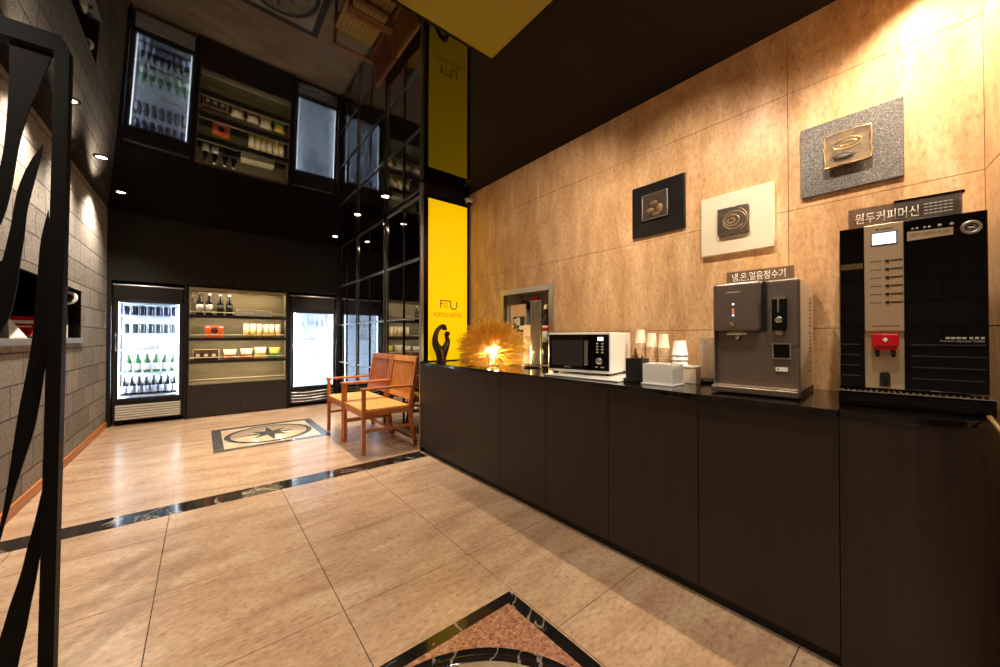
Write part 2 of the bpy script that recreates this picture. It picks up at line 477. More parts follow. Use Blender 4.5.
# left wall: concrete blocks with a long display niche
nz0, nz1, ny0, ny1 = 1.09, 1.54, 2.9, 5.28
b = MB()
b.box(XL-.4, XL, YF, 7.3, -.02, nz0-.045)
b.box(XL-.4, XL, YF, 7.3, nz1, 2.72)
b.box(XL-.4, XL, YF, ny0, nz0-.045, nz1)
b.box(XL-.4, XL, ny1, 7.3, nz0-.045, nz1)
wl = struct(b.build('wall_left', M['block']))
b = MB()
b.box(XL-.36, XL-.34, ny0, ny1, nz0, nz1); b.box(XL-.34, XL-.004, ny1-.012, ny1, nz0, nz1)
b.box(XL-.34, XL-.004, ny0, ny0+.012, nz0, nz1); b.box(XL-.34, XL-.004, ny0+.012, ny1-.012, nz1-.012, nz1)
b.build('niche_lining', M['ceiling_gloss'], wl)
box_part('niche_sill', (XL-.34, XL+.012, ny0-.02, ny1+.01, nz0-.045, nz0), M['grey_plastic'], wl, .002)
b = MB(); b.box(XL, XL+.014, 1.9, YB-.01, 0, .075, bev=.003)
struct(b.build('baseboard_left', M['base_wood']))

# rear of the room, behind the camera
struct(box_part('wall_rear', (XL-.4, 2.6, YF-.15, YF, -.02, 2.8), M['rear_wall']))

# right wall: marble slabs 1.14 x 0.57 with a recess for the amenities niche
ry0, ry1, rz0, rz1 = 2.03, 2.665, .86, 1.518
def slab_rects():
    zs = [-.02, .57, 1.14, 1.71, 2.28, 2.70]
    yv = [-.092, .482, 1.622, 2.762, 3.23]
    for i in range(len(yv)-1):
        for j in range(len(zs)-1): yield yv[i], yv[i+1], zs[j], zs[j+1]
b = MB(); g = .0012
for (a, c, d, e) in slab_rects():
    pieces = [(a, c, d, e)]
    if c > ry0 and a < ry1 and e > rz0 and d < rz1:
        pieces = []
        if a < ry0: pieces.append((a, ry0, d, e))
        if c > ry1: pieces.append((ry1, c, d, e))
        lo, hi = max(a, ry0), min(c, ry1)
        if d < rz0: pieces.append((lo, hi, d, rz0))
        if e > rz1: pieces.append((lo, hi, rz1, e))
    for (p, q, r_, s_) in pieces:
        p2, q2 = p+(g if p == a else 0), q-(g if q == c else 0)
        r2, s2 = r_+(g if r_ == d else 0), s_-(g if s_ == e else 0)
        b.box(XR, XR+.03, p2, q2, r2, s2)
b.mi = 1
b.box(XR+.02, XR+.32, -.3, ry0, -.02, 2.72); b.box(XR+.02, XR+.32, ry1, 3.5, -.02, 2.72)
b.box(XR+.02, XR+.32, ry0, ry1, -.02, rz0); b.box(XR+.02, XR+.32, ry0, ry1, rz1, 2.72); b.box(XR+.28, XR+.32, ry0, ry1, rz0, rz1)
wr = struct(b.build('wall_right', [M['marble'], M['grout']]))
b = MB()
b.box(XR+.03, XR+.275, ry0, ry0+.01, rz0, rz1); b.box(XR+.03, XR+.275, ry1-.01, ry1, rz0, rz1)
b.box(XR+.03, XR+.275, ry0, ry1, rz1-.01, rz1); b.box(XR+.265, XR+.279, ry0, ry1, rz0, rz1); b.box(XR+.03, XR+.275, ry0, ry1, rz0-.002, rz0+.006)
b.build('recess_lining', plain('recess_lining', rgb(196, 186, 172), .4), wr)
b = MB(); w_ = .05
b.box(XR-.008, XR+.04, ry0-.02, ry0+.03, rz0, rz1+.02, bev=.003); b.box(XR-.008, XR+.04, ry1-.03, ry1+.02, rz0, rz1+.02, bev=.003)
b.box(XR-.008, XR+.04, ry0+.03, ry1-.03, rz1-.03, rz1+.02, bev=.003)
b.build('recess_frame', M['steel'], wr)
# end return of the marble wall, then the wall beside the camera
b = MB()
n_ = [(2.2, -.092), (2.2, -.3), (1.72, -.3), (1.72, -.168)]
for z0, z1 in ((-.02, .568), (.572, 1.138), (1.142, 1.708), (1.712, 2.278), (2.282, 2.7)): b.prism(n_, z0, z1)
b.box(1.73, 2.3, -.32, -.185, -.02, 2.7)
b.box(1.72, 2.3, YF, -.31, -.02, 2.7)
struct(b.build('wall_return', M['marble']))

# column carrying the yellow sign
b = MB()
b.box(1.64, 2.3, 3.214, 3.236, 0, 2.62, bev=.002)
b.box(1.80, 2.3, 3.236, 3.42, 0, 2.62)
wc = struct(b.build('wall_column', M['dark_wall']))
b = MB()
b.box(1.632, 1.662, 3.20, 3.216, .868, 2.6, bev=.002)
b.box(1.630, 1.641, 3.214, 3.234, 0, 2.6, bev=.002)
b.build('corner_trim', M['steel'], wc)

# back wall: black fascia above the fridges, piers between them
b = MB()
b.box(XL-.02, 1.84, YB, YB+.12, 1.80, 2.72)
for (x0, x1) in ((XL-.02, -.862), (-.187, -.158), (1.024, 1.05), (1.735, 1.84)): b.box(x0, x1, YB+.005, YB+.12, 0, 1.80)
b.box(XL-.02, 1.9, 7.2, 7.3, -.02, 2.7)
wb = struct(b.build('wall_back', M['dark_wall']))
b = MB(); b.lathe([(0, 0), (.022, 0), (.022, .02), (.012, .035), (0, .035)], 16, M4=T((.42, YB+.003, 1.865)) @ RX(R(90)))
tag(b.build('sensor', M['black_plastic']), 'tiny dark round sensor on the black wall above the snack shelf', 'sensor')

# smoked mirror glass wall with its steel lattice, right of the chairs
XG = 1.78
win = struct(bpy.data.objects.new('window_1', None)); COL.objects.link(win)
cols = [3.25, 3.91, 4.43, 5.0, 5.51, 6.02, 6.45]
for i in range(6):
    box_part('glass_pane', (XG, XG+.012, cols[i]+.004, cols[i+1]-.004, .05, 2.615), M['mirror_glass'], win)
for y, w, mt in ((3.91, .008, 'dark_steel'), (4.43, .04, 'black_metal'), (5.0, .008, 'dark_steel'), (5.51, .03, 'black_metal'), (6.02, .008, 'dark_steel'), (6.32, .008, 'dark_steel')):
    b = MB(); b.box(XG-.012, XG-.001, y-w, y+w, .03, 2.6, bev=.003)
    o = b.build('mullion', M[mt], win)
for y in (4.385, 4.475, 5.545, 5.475, 3.265):
    b = MB(); b.box(XG-.015, XG-.001, y-.005, y+.006, .03, 2.6, bev=.002); b.build('mullion_edge', M['chrome'], win)
for z, w in ((2.585, .016), (1.93, .013), (1.30, .009), (.69, .009), (.05, .03)):
    for i in (0, 2, 4):
        y1 = (4.37, 0, 5.46, 0, 6.44)[i]; y0 = (3.26, 0, 4.5, 0, 5.56)[i]
        b = MB(); b.box(XG-.014, XG-.001, y0, y1, z-w, z+w, bev=.003); b.build('transom', M['steel'], win)
struct(box_part('wall_behind_glass', (XG+.03, XG+.1, 3.42, 7.3, -.02, 2.7), M['dark_wall']))

# ------------------------------------------------------------------ yellow panel under the ceiling
t = thing('ceiling_panel', (.5, .85, 2.545), 0, 'large square yellow panel hung just under the black ceiling', 'ceiling panel')
box_part('panel_face', (-.66, .658, -.64, .635, 0, .012), M['yellow_panel'], t)
b = MB()
for q in ((-.672, .67, -.652, -.64), (-.672, .67, .635, .647), (-.672, -.66, -.64, .635), (.658, .67, -.64, .635)): b.box(*q, -.004, .05)
b.build('panel_frame', M['black_metal'], t)

# ------------------------------------------------------------------ downlights
def spot(parent, name, loc, watts, angle, blend=.6, col=(1, .76, .5), rad=.02, tilt=None):
    l = bpy.data.lights.new(name, 'SPOT'); l.energy = watts; l.spot_size = R(angle); l.spot_blend = blend
    l.color = col; l.shadow_soft_size = rad
    o = bpy.data.objects.new(name, l); COL.objects.link(o); o.parent = parent; o.location = loc
    if tilt: o.rotation_euler = tilt
    return o
def downlight(x, y, label, watts, angle, tilt=None, col=(1, .88, .74), blend=.6):
    z = ceil_z(x)
    t = thing('downlight', (x, y, z), 0, label, 'downlight', 'recessed ceiling downlights')
    b = MB(); b.lathe([(.034, -.002), (.036, -.008), (.05, -.006), (.052, 0), (.034, 0), (.034, -.002)], 28); b.build('trim_ring', M['dark_steel'], t)
    b = MB(); b.lathe([(0, -.003), (.033, -.003), (.033, 0), (0, 0)], 24); b.build('lamp_lens', M['lamp_lens'], t)
    spot(t, 'lamp_beam', (0, 0, -.02), watts, angle, blend, col, tilt=tilt)
W = 1.0
WARM = (1, .88, .74)
for (y, lab) in ((5.57, 'ceiling downlight nearest the left fridge'), (4.59, 'second ceiling downlight from the left fridge'), (3.61, 'third ceiling downlight along the block wall'), (2.6, 'ceiling downlight over the leaf cut screen'), (1.2, 'ceiling downlight in front of the leaf cut screen')):
    downlight(-.68, y, lab, (150 if y > 3 else 105)*W, 125, tilt=(0, R(8), 0), blend=1.0)
for (x, y, lab) in ((1.54, 5.8, 'ceiling downlight near the right fridge and glass wall'), (1.48, 4.59, 'ceiling downlight above the farther chair'), (1.52, 3.81, 'ceiling downlight above the nearer chair')):
    downlight(x, y, lab, 190*W, 84)
def aim(x, y, tx, ty, tz):
    return (Vector((tx, ty, tz))-Vector((x, y, ceil_z(x)))).to_track_quat('-Z', 'Y').to_euler()
for (x, y, e, tgt, cone, lab) in ((1.30, .80, 68, (2.2, .95, 1.45), 95, 'added fill downlight aimed at the wall pictures'), (1.25, .10, 74, (2.2, .35, 1.15), 95, 'added fill downlight aimed at the coffee machine'),
        (1.28, .98, 80, (2.2, 2.25, 1.5), 85, 'added fill downlight aimed along the marble wall'), (.35, -.5, 44, (.35, -.3, 0), 125, 'added fill downlight behind the yellow panel'),
        (.9, -1.4, 46, (.9, -1.2, 0), 125, 'added fill downlight at the rear of the room'), (-.3, -1.4, 45, (-.3, -1.2, 0), 125, 'added fill downlight at the rear left of the room')):
    downlight(x, y, lab, e*W, cone, tilt=aim(x, y, *tgt), col=(1, .86, .70), blend=.95)  # fill lamps added out of view to brighten the marble wall and floor
# wall washer in the slot over the coffee machine, out of the picture
spot(None, 'wall_washer', (2.08, .04, 2.59), 165*W, 125, .75, (1, .84, .64), .02, tilt=(0, R(24), 0))

# ------------------------------------------------------------------ leaf cut screen at the left
t = thing('partition_screen', (-.62, 1.78, 0), 0, 'black metal partition screen with leaf shaped cutouts, left foreground', 'screen')
X0, X1 = -.26, .28          # local frame edges (post at right)
def lx(x): return x+.62
b = MB()
def lean(z): return -.001+.0105*z
out = [(-.27, 0), (.233, 0), (.233, .04), (.206, .04)]
# frame with a chamfered top corner, drawn in xz, 5 cm deep
outer = [(lx(-.905), 0), (lx(-.354), 0), (lx(-.335), 2.0), (lx(-.335), 2.022), (lx(-.352), 2.057), (lx(-.905), 2.057)]
inner = [(lx(-.87), .035), (lx(-.386), .035), (lx(-.366), 2.003), (lx(-.87), 2.003)]
M_xz = RX(R(90))
def frame_poly(b, polys, y0, y1):
    for p in polys: b.prism(p, -y1, -y0, M4=M_xz)
frame_poly(b, [[outer[0], outer[1], inner[1], inner[0]], [outer[1], outer[2], outer[3], inner[2], inner[1]], [outer[3], outer[4], outer[5], inner[3], inner[2]], [outer[5], outer[0], inner[0], inner[3]]], -.008, .042)
bmesh.ops.remove_doubles(b.bm, verts=b.bm.verts[:], dist=1e-5)
b.build('frame', M['black_metal'], t)
def blade(left, right):
    """outline of one cut leaf in world x, z"""
    L = [(p[0], p[1]) for p in [v for v in catmull([(x, z, 0) for x, z in left], 4)]]
    Rr = [(p[0], p[1]) for p in [v for v in catmull([(x, z, 0) for x, z in right], 4)]]
    pts = [(lx(x), z) for x, z in L+Rr[::-1]]
    b = MB(); b.prism(pts, -.016, -.008, M4=M_xz); b.build('leaf', M['black_metal'], t)
blade([(-.457, 2.0), (-.457, 1.878), (-.461, 1.755), (-.468, 1.64), (-.49, 1.50), (-.55, 1.30)],
      [(-.372, 2.0), (-.39, 1.924), (-.405, 1.854), (-.42, 1.795), (-.439, 1.671), (-.453, 1.53), (-.475, 1.42), (-.53, 1.27)])
blade([(-.391, 1.703), (-.41, 1.656), (-.425, 1.608), (-.438, 1.549), (-.445, 1.492), (-.45, 1.439), (-.456, 1.393), (-.466, 1.325), (-.485, 1.24), (-.53, 1.1)],
      [(-.390, 1.70), (-.401, 1.62), (-.411, 1.556), (-.42, 1.491), (-.425, 1.413), (-.432, 1.329), (-.439, 1.243), (-.45, 1.166), (-.468, 1.109), (-.51, 1.0)])
blade([(-.378, 1.50), (-.392, 1.403), (-.397, 1.309), (-.402, 1.199), (-.407, 1.091), (-.418, .983), (-.429, .893), (-.439, .788), (-.449, .67), (-.463, .537), (-.49, .36)],
      [(-.366, 1.30), (-.374, 1.10), (-.383, .981), (-.39, .904), (-.401, .812), (-.414, .747), (-.431, .665), (-.445, .591), (-.459, .515), (-.488, .35)])
blade([(-.378, .66), (-.397, .533), (-.41, .461), (-.425, .37), (-.443, .293), (-.46, .207), (-.50, .035)],
      [(-.378, .50), (-.394, .347), (-.403, .278), (-.412, .203), (-.423, .133), (-.427, .099), (-.438, .035)])
blade([(-.87, 1.9), (-.80, 1.6), (-.72, 1.3), (-.66, .9), (-.62, .5), (-.60, .035)], [(-.80, 2.0), (-.70, 1.6), (-.63, 1.25), (-.58, .85), (-.55, .5), (-.54, .035)])
blade([(-.62, 2.0), (-.66, 1.8), (-.72, 1.55), (-.80, 1.35), (-.87, 1.2)], [(-.54, 2.0), (-.59, 1.75), (-.66, 1.48), (-.76, 1.25), (-.87, 1.08)])
blade([(-.87, .9), (-.80, .6), (-.75, .3), (-.73, .035)], [(-.87, 1.0), (-.76, .62), (-.70, .3), (-.67, .035)])

# ------------------------------------------------------------------ counter units and worktop
units = [(2.59, 3.195, 'dark oak counter cabinet at the far end under the bronze statue'), (2.0, 2.59, 'dark oak counter cabinet under the golden reed lamp'),
         (1.556, 2.0, 'dark oak counter cabinet between the reed lamp and the microwave'), (1.112, 1.556, 'dark oak counter cabinet below the microwave'),
         (.67, 1.112, 'dark oak counter cabinet below the paper cups'), (.2275, .67, 'dark oak counter cabinet below the water dispenser')]
for (y0, y1, lab) in units:
    t = thing('counter_cabinet', (1.63, y1, 0), R(-90), lab, 'cabinet', 'counter cabinets along the marble wall')
    w = y1-y0   # local x runs along the counter towards the camera, y into the wall
    b = MB(); b.box(.0006, w-.0006, .02, .56, .05, .834); b.build('carcass', M['plinth'], t)
    box_part('door', (.0015, w-.0015, 0, .019, .05, .834), M['cab'], t, .0012)
    box_part('plinth', (.0006, w-.0006, .03, .5, 0, .05), M['plinth'], t)
b = MB(); b.box(1.615, 2.198, .229, 3.195, .835, .86, bev=.002)
b.box(1.628, 2.198, .23, 3.194, .8345, .8351)
tag(b.build('worktop', M['top']), 'long glossy black stone worktop along the marble wall', 'worktop')
t = thing('end_cabinet', (1.63, .2265, 0), 0, 'dark oak counter end with rounded front under the coffee machine', 'cabinet')
plan = [(1.63, .2265), (1.631, .15), (1.636, .09), (1.648, .045), (1.672, .0), (1.712, -.045), (1.764, -.082), (1.83, -.1), (1.9, -.108), (2.0, -.11), (2.0, -.098), (2.19, -.084), (2.196, .2265)]
curve = [(p.x, p.y) for p in catmull([(x, y, 0) for x, y in plan[:10]], 4)]
loc = [(x-1.63, y-.2265) for x, y in curve+plan[10:]]
b = MB(); b.prism(loc, .0, .838); b.build('body', M['cab'], t)
cxm, cym = .3, .05
b = MB(); b.prism([(x-.005 if i < 25 else x, y) for i, (x, y) in enumerate(loc)], .8385, .860, bev=.002); b.build('top', M['top'], t)

# ------------------------------------------------------------------ yellow light box sign
t = thing('light_box_sign', (1.66, 3.2135, .868), 0, 'tall yellow lit hotel sign on the black column', 'sign')
W_, H_ = .53, 1.62
b = MB(); fr = .045
b.box(0, W_, -.012, 0, 0, H_)
b.box(0, fr, -.02, -.012, 0, H_); b.box(W_-.03, W_, -.02, -.012, 0, H_); b.box(fr, W_-.03, -.02, -.012, H_-.025, H_); 
b.build('frame', M['black_gloss'], t)
box_part('lit_panel', (fr, W_-.03, -.0165, -.0125, .002, H_-.025), M['sign_yellow'], t)
def sx(x): return x-1.66
z_ = .868
Y_ = -.0167
b = MB()
b.box(sx(1.84), sx(1.851), Y_-.001, Y_, 1.392-z_, 1.470-z_); b.box(sx(1.851), sx(1.965), Y_-.001, Y_, 1.459-z_, 1.470-z_)
b.box(sx(1.851), sx(1.872), Y_-.001, Y_, 1.430-z_, 1.439-z_)
arc = [(1.9605, 1.465), (1.9605, 1.41)]+[(1.9965-.036*math.cos(a), 1.41-.026*math.sin(a)) for a in [PI*k/10 for k in range(1, 10)]]+[(2.0325, 1.41), (2.0325, 1.46)]
b.tube([(sx(x), Y_-.0006, z-z_) for x, z in arc], .0055, 6)
b.build('logo', M['sign_ink'], t)
b = MB(); b.tube([(sx(1.905)+.02*math.cos(a), Y_-.0006, 1.425-z_+.018*math.sin(a)) for a in [2*PI*k/16 for k in range(16)]], .004, 6, closed=True)
b.tube([(sx(1.905), Y_-.0006, 1.405-z_), (sx(1.893), Y_-.0006, 1.385-z_)], .004, 6)
b.build('logo_figure', M['sign_orange'], t)
text_part('lettering', 'FORYOU HOTEL', .325, .042, plain('sign_soft_ink', rgb(110, 84, 10), .5), t, T((sx(1.768), Y_, 1.302-z_)), .0006)

# ------------------------------------------------------------------ bronze statue
t = thing('bronze_statue', (1.795, 3.10, .86), 0, 'dark bronze looped figure statue in front of the yellow sign', 'statue')
b = MB()
b.lathe([(0, 0), (.055, 0), (.057, .006), (.05, .012), (0, .012)], 24)
b.build('base', M['bronze'], t)
def limb(pts, rad, n=6):
    P = catmull(pts, n); rr = [v.x for v in catmull([(r, 0, 0) for r in rad], n)]
    return P, rr
b = MB()
P, rr = limb([(0, 0, .01), (.002, 0, .05), (-.012, 0, .10), (-.05, 0, .15), (-.066, 0, .205), (-.06, 0, .26), (-.036, 0, .31), (0, 0, .34), (.03, 0, .347), (.05, -.004, .335)],
             [.045, .048, .05, .038, .03, .025, .021, .02, .019, .014]); b.tube(P, rr, 14)
P, rr = limb([(.0, 0, .03), (.018, 0, .08), (.045, 0, .13), (.068, 0, .18), (.07, 0, .215), (.056, 0, .25), (.048, 0, .27)], [.04, .045, .036, .028, .023, .018, .012]); b.tube(P, rr, 14)
b.ball((.036, -.004, .322), .023, 1.25, 1, .85); b.ball((.066, -.004, .272), .027, 1.1, 1, .95)
b.build('figure', M['bronze'], t)

# ------------------------------------------------------------------ golden reed lamp
LX, LY, LZ = 1.90, 2.43, .86
t = thing('reed_table_lamp', (LX, LY, LZ), 0, 'round golden lamp of radiating reeds, lit, on the black worktop', 'lamp')
rnd = random.Random(3)
b = MB(); c0 = Vector((0, 0, .12)); RAD = .30
cnt = 0
while cnt < 980:
    v = Vector((rnd.gauss(0, 1), rnd.gauss(0, 1), rnd.gauss(.15, 1)))
    if v.length < .1: continue
    v.normalize()
    if v.z < -.72: continue
    Lr = RAD*rnd.uniform(.84, 1.05)*(1-.06*max(0, v.z))
    side = v.orthogonal().normalized(); side.rotate(Matrix.Rotation(rnd.uniform(0, 2*PI), 3, v))
    k = rnd.uniform(.02, .10)
    pts = []
    for s_ in (.30, .52, .76, 1.0):
        p = c0+v*Lr*s_+side*k*s_*s_
        p.z = max(p.z, .005+.012*rnd.random()); pts.append(p)
    if pts[-1].x > .285 or (pts[-1].z < .12 and pts[-1].x > -.02 and pts[-1].y < -.16):
        continue
    b.tube(pts, [.0030, .0042, .0040, .0018], 5, cap=False); cnt += 1
b.build('reed_shade', M['reed'], t, kind='stuff')
b = MB(); b.ball(c0+Vector((-.01, -.02, 0)), .034, seg=24); b.build('bulb', M['lamp_bulb'], t)
l = bpy.data.lights.new('bulb_light', 'POINT'); l.energy = 58; l.color = (1, .86, .42); l.shadow_soft_size = .09
o = bpy.data.objects.new('bulb_light', l); COL.objects.link(o); o.parent = t; o.location = c0
b = MB(); b.lathe([(0, 0), (.06, 0), (.06, .012), (.02, .02), (.012, .095), (0, .095)], 20); b.build('base', M['gold'], t)

# small grey dish in front of the lamp's right side
b = MB(); b.lathe([(0, 0), (.05, 0), (.085, .012), (.088, .016), (.05, .006), (0, .005)], 28)
tag(at(b.build('dish', M['steel']), (2.05, 2.10, .8605)), 'small shallow grey metal dish beside the reed lamp', 'dish')

# ------------------------------------------------------------------ things in the recess
def on_recess(name, x, y, lab, cat): return thing(name, (x, y, rz0+.0065), 0, lab, cat, 'amenities in the steel framed recess')
t = on_recess('canister', 2.33, 2.49, 'canister with dark domed cap in the steel framed recess', 'canister')
b = MB(); b.lathe([(0, 0), (.055, 0), (.055, .49), (0, .49)], 24); b.build('body', M['grey_plastic'], t)
b = MB(); b.lathe([(.06, .49), (.062, .52), (.05, .555), (.02, .575), (0, .578)], 24); b.lathe([(0, .488), (.06, .49)], 24); b.build('cap', M['maroon'], t)
t = on_recess('canister', 2.33, 2.34, 'canister with red domed cap in the steel framed recess', 'canister')
b = MB(); b.lathe([(0, 0), (.045, 0), (.045, .52), (0, .52)], 24); b.build('body', M['steel'], t)
b = MB(); b.lathe([(0, .52), (.05, .52), (.052, .55), (.042, .585), (.015, .60), (0, .602)], 24); b.build('cap', M['red_plastic'], t)
t = on_recess('card_stand', 2.25, 2.49, 'tan and black printed card standing in the recess', 'card')
box_part('card', (-.004, .004, -.1, .1, 0, .53), M['kraft'], t)
b = MB(); b.box(-.0065, -.004, -.09, .06, .28, .42); b.build('dark_print', M['label_dark'], t)
b = MB(); b.box(-.009, -.0065, -.085, -.02, .30, .335); b.box(-.009, -.0065, .0, .05, .36, .40); b.box(-.009, -.0065, -.03, .02, .34, .41); b.build('pale_print', M['label'], t)
t = on_recess('carton', 2.19, 2.325, 'small cream carton at the middle of the recess', 'carton')
t.location.x = 2.25
b = MB(); b.box(-.03, .03, -.065, .065, 0, .34, bev=.003); b.build('box', M['paper'], t)
b = MB(); b.box(-.0315, -.03, -.05, .05, .08, .24); b.build('print', M['kraft'], t)
t = thing('glass_door', (2.165, 2.12, .8605), R(8), 'open steel edged glass door leaf of the wall recess', 'glass door')
box_part('pane', (-.004, .004, 0, .095, .012, .535), M['acrylic_milky'], t)
b = MB()
for q in ((-.006, .006, -.008, .004, 0, .545), (-.006, .006, .091, .103, 0, .545), (-.006, .006, .004, .091, 0, .012), (-.006, .006, .004, .091, .533, .545)): b.box(*q)
b.build('frame', M['steel'], t)
t = on_recess('bottle', 2.28, 2.165, 'dark brown bottle with red banded label in the recess', 'bottle')
b = MB(); b.lathe([(0, 0), (.045, 0), (.047, .02), (.047, .34), (.02, .40), (.018, .47), (0, .47)], 20); b.build('glass', M['brown_glass'], t)
b = MB(); b.lathe([(.0475, .19), (.0482, .19), (.0482, .33), (.0475, .33)], 20); b.build('label', M['label'], t)
b = MB(); b.lathe([(.0484, .285), (.049, .285), (.049, .315), (.0484, .315)], 20); b.build('red_band', M['red_plastic'], t)
b = MB(); b.lathe([(0, .47), (.022, .47), (.022, .51), (0, .51)], 16); b.build('cap', M['paper'], t)

# ------------------------------------------------------------------ microwave on its white board
t = thing('serving_board', (1.665, 1.60, .8605), R(-86), 'long white board lying under the microwave', 'board')
b = MB(); b.box(0, .50, 0, .40, 0, .010, bev=.003); b.build('board', M['white_gloss'], t)
ba = -77.4
t = thing('microwave', (1.735, 1.628, .871), R(-77.4), 'white microwave oven with black glass front and lit display', 'microwave')
w, h, dp = .412, .242, .34
b = MB(); b.box(0, w, .012, dp, .014, .014+h, bev=.008); b.build('casing', M['white'], t)
b = MB(); b.box(.0, w, 0, .014, .014, .014+h, bev=.004); b.build('front_bezel', M['white_gloss'], t)
box_part('door', (.008, .305, -.012, -.0005, .03, .014+h-.012), M['black_gloss'], t, .003)
b = MB(); b.box(.03, .245, -.0128, -.012, .055, .21); b.build('window', plain('oven_mesh', rgb(48, 42, 40), .25), t)
box_part('control_panel', (.307, w-.008, -.012, -.0005, .03, .014+h-.012), M['black_gloss'], t, .003)
b = MB(); b.box(.262, .284, -.034, -.026, .062, .208, bev=.004); b.box(.266, .28, -.027, -.012, .07, .085); b.box(.266, .28, -.027, -.012, .185, .2); b.build('handle', M['steel'], t)
box_part('display', (.338, .372, -.0135, -.012, .207, .228), M['display'], t)
for r_ in range(4):
    for c_ in range(2):
        x = .335+.031*c_; z = .19-.017*r_
        b = MB(); b.box(x-.007, x+.007, -.0138, -.012, z-.004, z+.004, bev=.001); b.build('button', M['text_grey'], t)
b = MB(); b.lathe([(0, 0), (.019, 0), (.019, .010), (.015, .014), (0, .014)], 24, M4=T((.347, -.012, .088)) @ RX(R(90))); b.build('knob', M['steel'], t)
for x in (.33, .365):
    b = MB(); b.box(x-.009, x+.009, -.0135, -.012, .05, .055); b.build('button', M['text_grey'], t)
text_part('brand_lettering', 'SAMSUNG', .048, .008, M['text_grey'], t, T((.118, -.0128, .042)), .0004)
for x in (.03, w-.03):
    for y in (.04, dp-.04):
        b = MB(); b.lathe([(0, 0), (.014, 0), (.014, .014), (0, .014)], 12, (x, y, 0)); b.build('foot', M['black_plastic'], t)

# ------------------------------------------------------------------ black stirrer holder
t = thing('stirrer_holder', (1.815, 1.055, .8605), R(-88), 'black stirrer holder on a black tray beside the microwave', 'holder')
b = MB(); b.box(-.055, .065, -.05, .06, 0, .02, bev=.004); b.build('tray', M['black_plastic'], t)
b = MB()
for q in ((-.045, .045, -.04, -.035, .0205, .125), (-.045, .045, .035, .04, .0205, .125), (-.045, -.04, -.035, .035, .0205, .125), (.04, .045, -.035, .035, .0205, .125), (-.04, .04, -.035, .035, .0205, .026)): b.box(*q)
b.build('cup', M['black_plastic'], t)
for k, (x, y, a) in enumerate(((-.022, -.015, .05), (-.008, .01, -.06), (.006, -.012, .09), (.02, .012, -.04), (.028, -.004, .07))):
    s_ = MB(); s_.box(-.003, .003, -.0012, .0012, 0, .115)
    o = s_.build('stirrer', M['black_plastic']); o.location = (1.815+y, 1.055-x, .8875); o.rotation_euler = (a*.6, a*.4, .3*k)
    tag(o, 'thin black stirrer standing in the black holder', 'stirrer', 'stirrers in the black holder')
s_ = MB(); s_.prism([(-.008, 0), (.008, 0), (.012, .10), (.004, .152), (-.004, .152), (-.012, .10)], -.001, .001, M4=RX(R(90)))  # brown blade stands in for the stirrers' shadow on the microwave
o = s_.build('stirrer_shadow_blade', M['brown_marble']); o.location = (1.84, 1.075, .8875); o.rotation_euler = (R(4), 0, R(-80))
tag(o, 'brown blade in the black holder shaped as a stirrer shadow', 'shadow shape')

# ------------------------------------------------------------------ upside-down paper cup stacks
def cup_mesh(scale=1):
    b = MB()
    b.lathe([(.0385*scale, 0), (.0405*scale, .001), (.0405*scale, .005), (.0385*scale, .006), (.0285*scale, .082), (.0275*scale, .084), (.0265*scale, .081), (0, .081)], 26)
    return b
def cup_stack(x, y, n, pitch, mat_top, mat, lab, group, scale=1, tilt=0):
    first = None
    for k in range(n):
        m_ = mat_top if k == n-1 else mat
        if first is None:
            o = cup_mesh(scale).build('paper_cup', m_); first = o
        else:
            o = first.copy()
            if k == n-1:
                o = cup_mesh(scale).build('paper_cup', m_)
            else: COL.objects.link(o)
        o.location = (x+tilt*k*.001, y, .8605+pitch*k)
        tag(o, lab[1] if k == n-1 else lab[0], 'paper cup', group)
cup_stack(2.085, 1.19, 20, .0105, M['paper'], M['kraft'], ('tan paper cup nested in the tallest upside-down stack beside the microwave', 'topmost cream paper cup of the tallest stack beside the microwave'), 'cups in the stack beside the microwave', .80)
cup_stack(2.09, 1.12, 18, .0105, M['paper'], M['kraft'], ('tan paper cup nested in the second upside-down stack from the microwave', 'topmost cream paper cup of the second stack from the microwave'), 'cups in the second stack', .80)
cup_stack(2.095, 1.05, 17, .0108, M['paper'], M['kraft'], ('tan paper cup nested in the third upside-down stack from the microwave', 'topmost cream paper cup of the third stack from the microwave'), 'cups in the third stack', .80)
cup_stack(2.09, .955, 6, .027, M['white'], M['white'], ('white paper cup nested in the stack behind the white box', 'topmost white paper cup of the stack behind the white box'), 'cups in the white stack', 1.06)

# ------------------------------------------------------------------ white tissue box and small cream box
t = thing('napkin_box', (1.745, .985, .8605), R(-88), 'open milky white napkin box with a base lip on the counter', 'box')
w, d_ = .15, .125
b = MB(); b.box(-.006, w+.006, -.008, d_+.004, 0, .008, bev=.001)
for q in ((0, w, 0, .003), (0, w, d_-.003, d_), (0, .003, .003, d_-.003), (w-.003, w, .003, d_-.003)): b.box(*q, .008, .105)
b.build('box_shell', M['white_gloss'], t)
b = MB()
for k in range(7): b.box(.008, w-.008, .010+.015*k, .022+.015*k, .0085, .088+.004*(k % 2), bev=.002)
b.build('napkins', M['white'], t, kind='stuff')
b = MB(); b.box(0, .075, 0, .075, 0, .08, bev=.002)
t = thing('sugar_box', (1.945, .885, .8605), R(-86), 'small plain cream box right of the napkin box', 'box')
b.build('box', M['paper'], t)
box_part('lid', (-.004, .079, -.004, .079, .0802, .088), M['white'], t, .002)

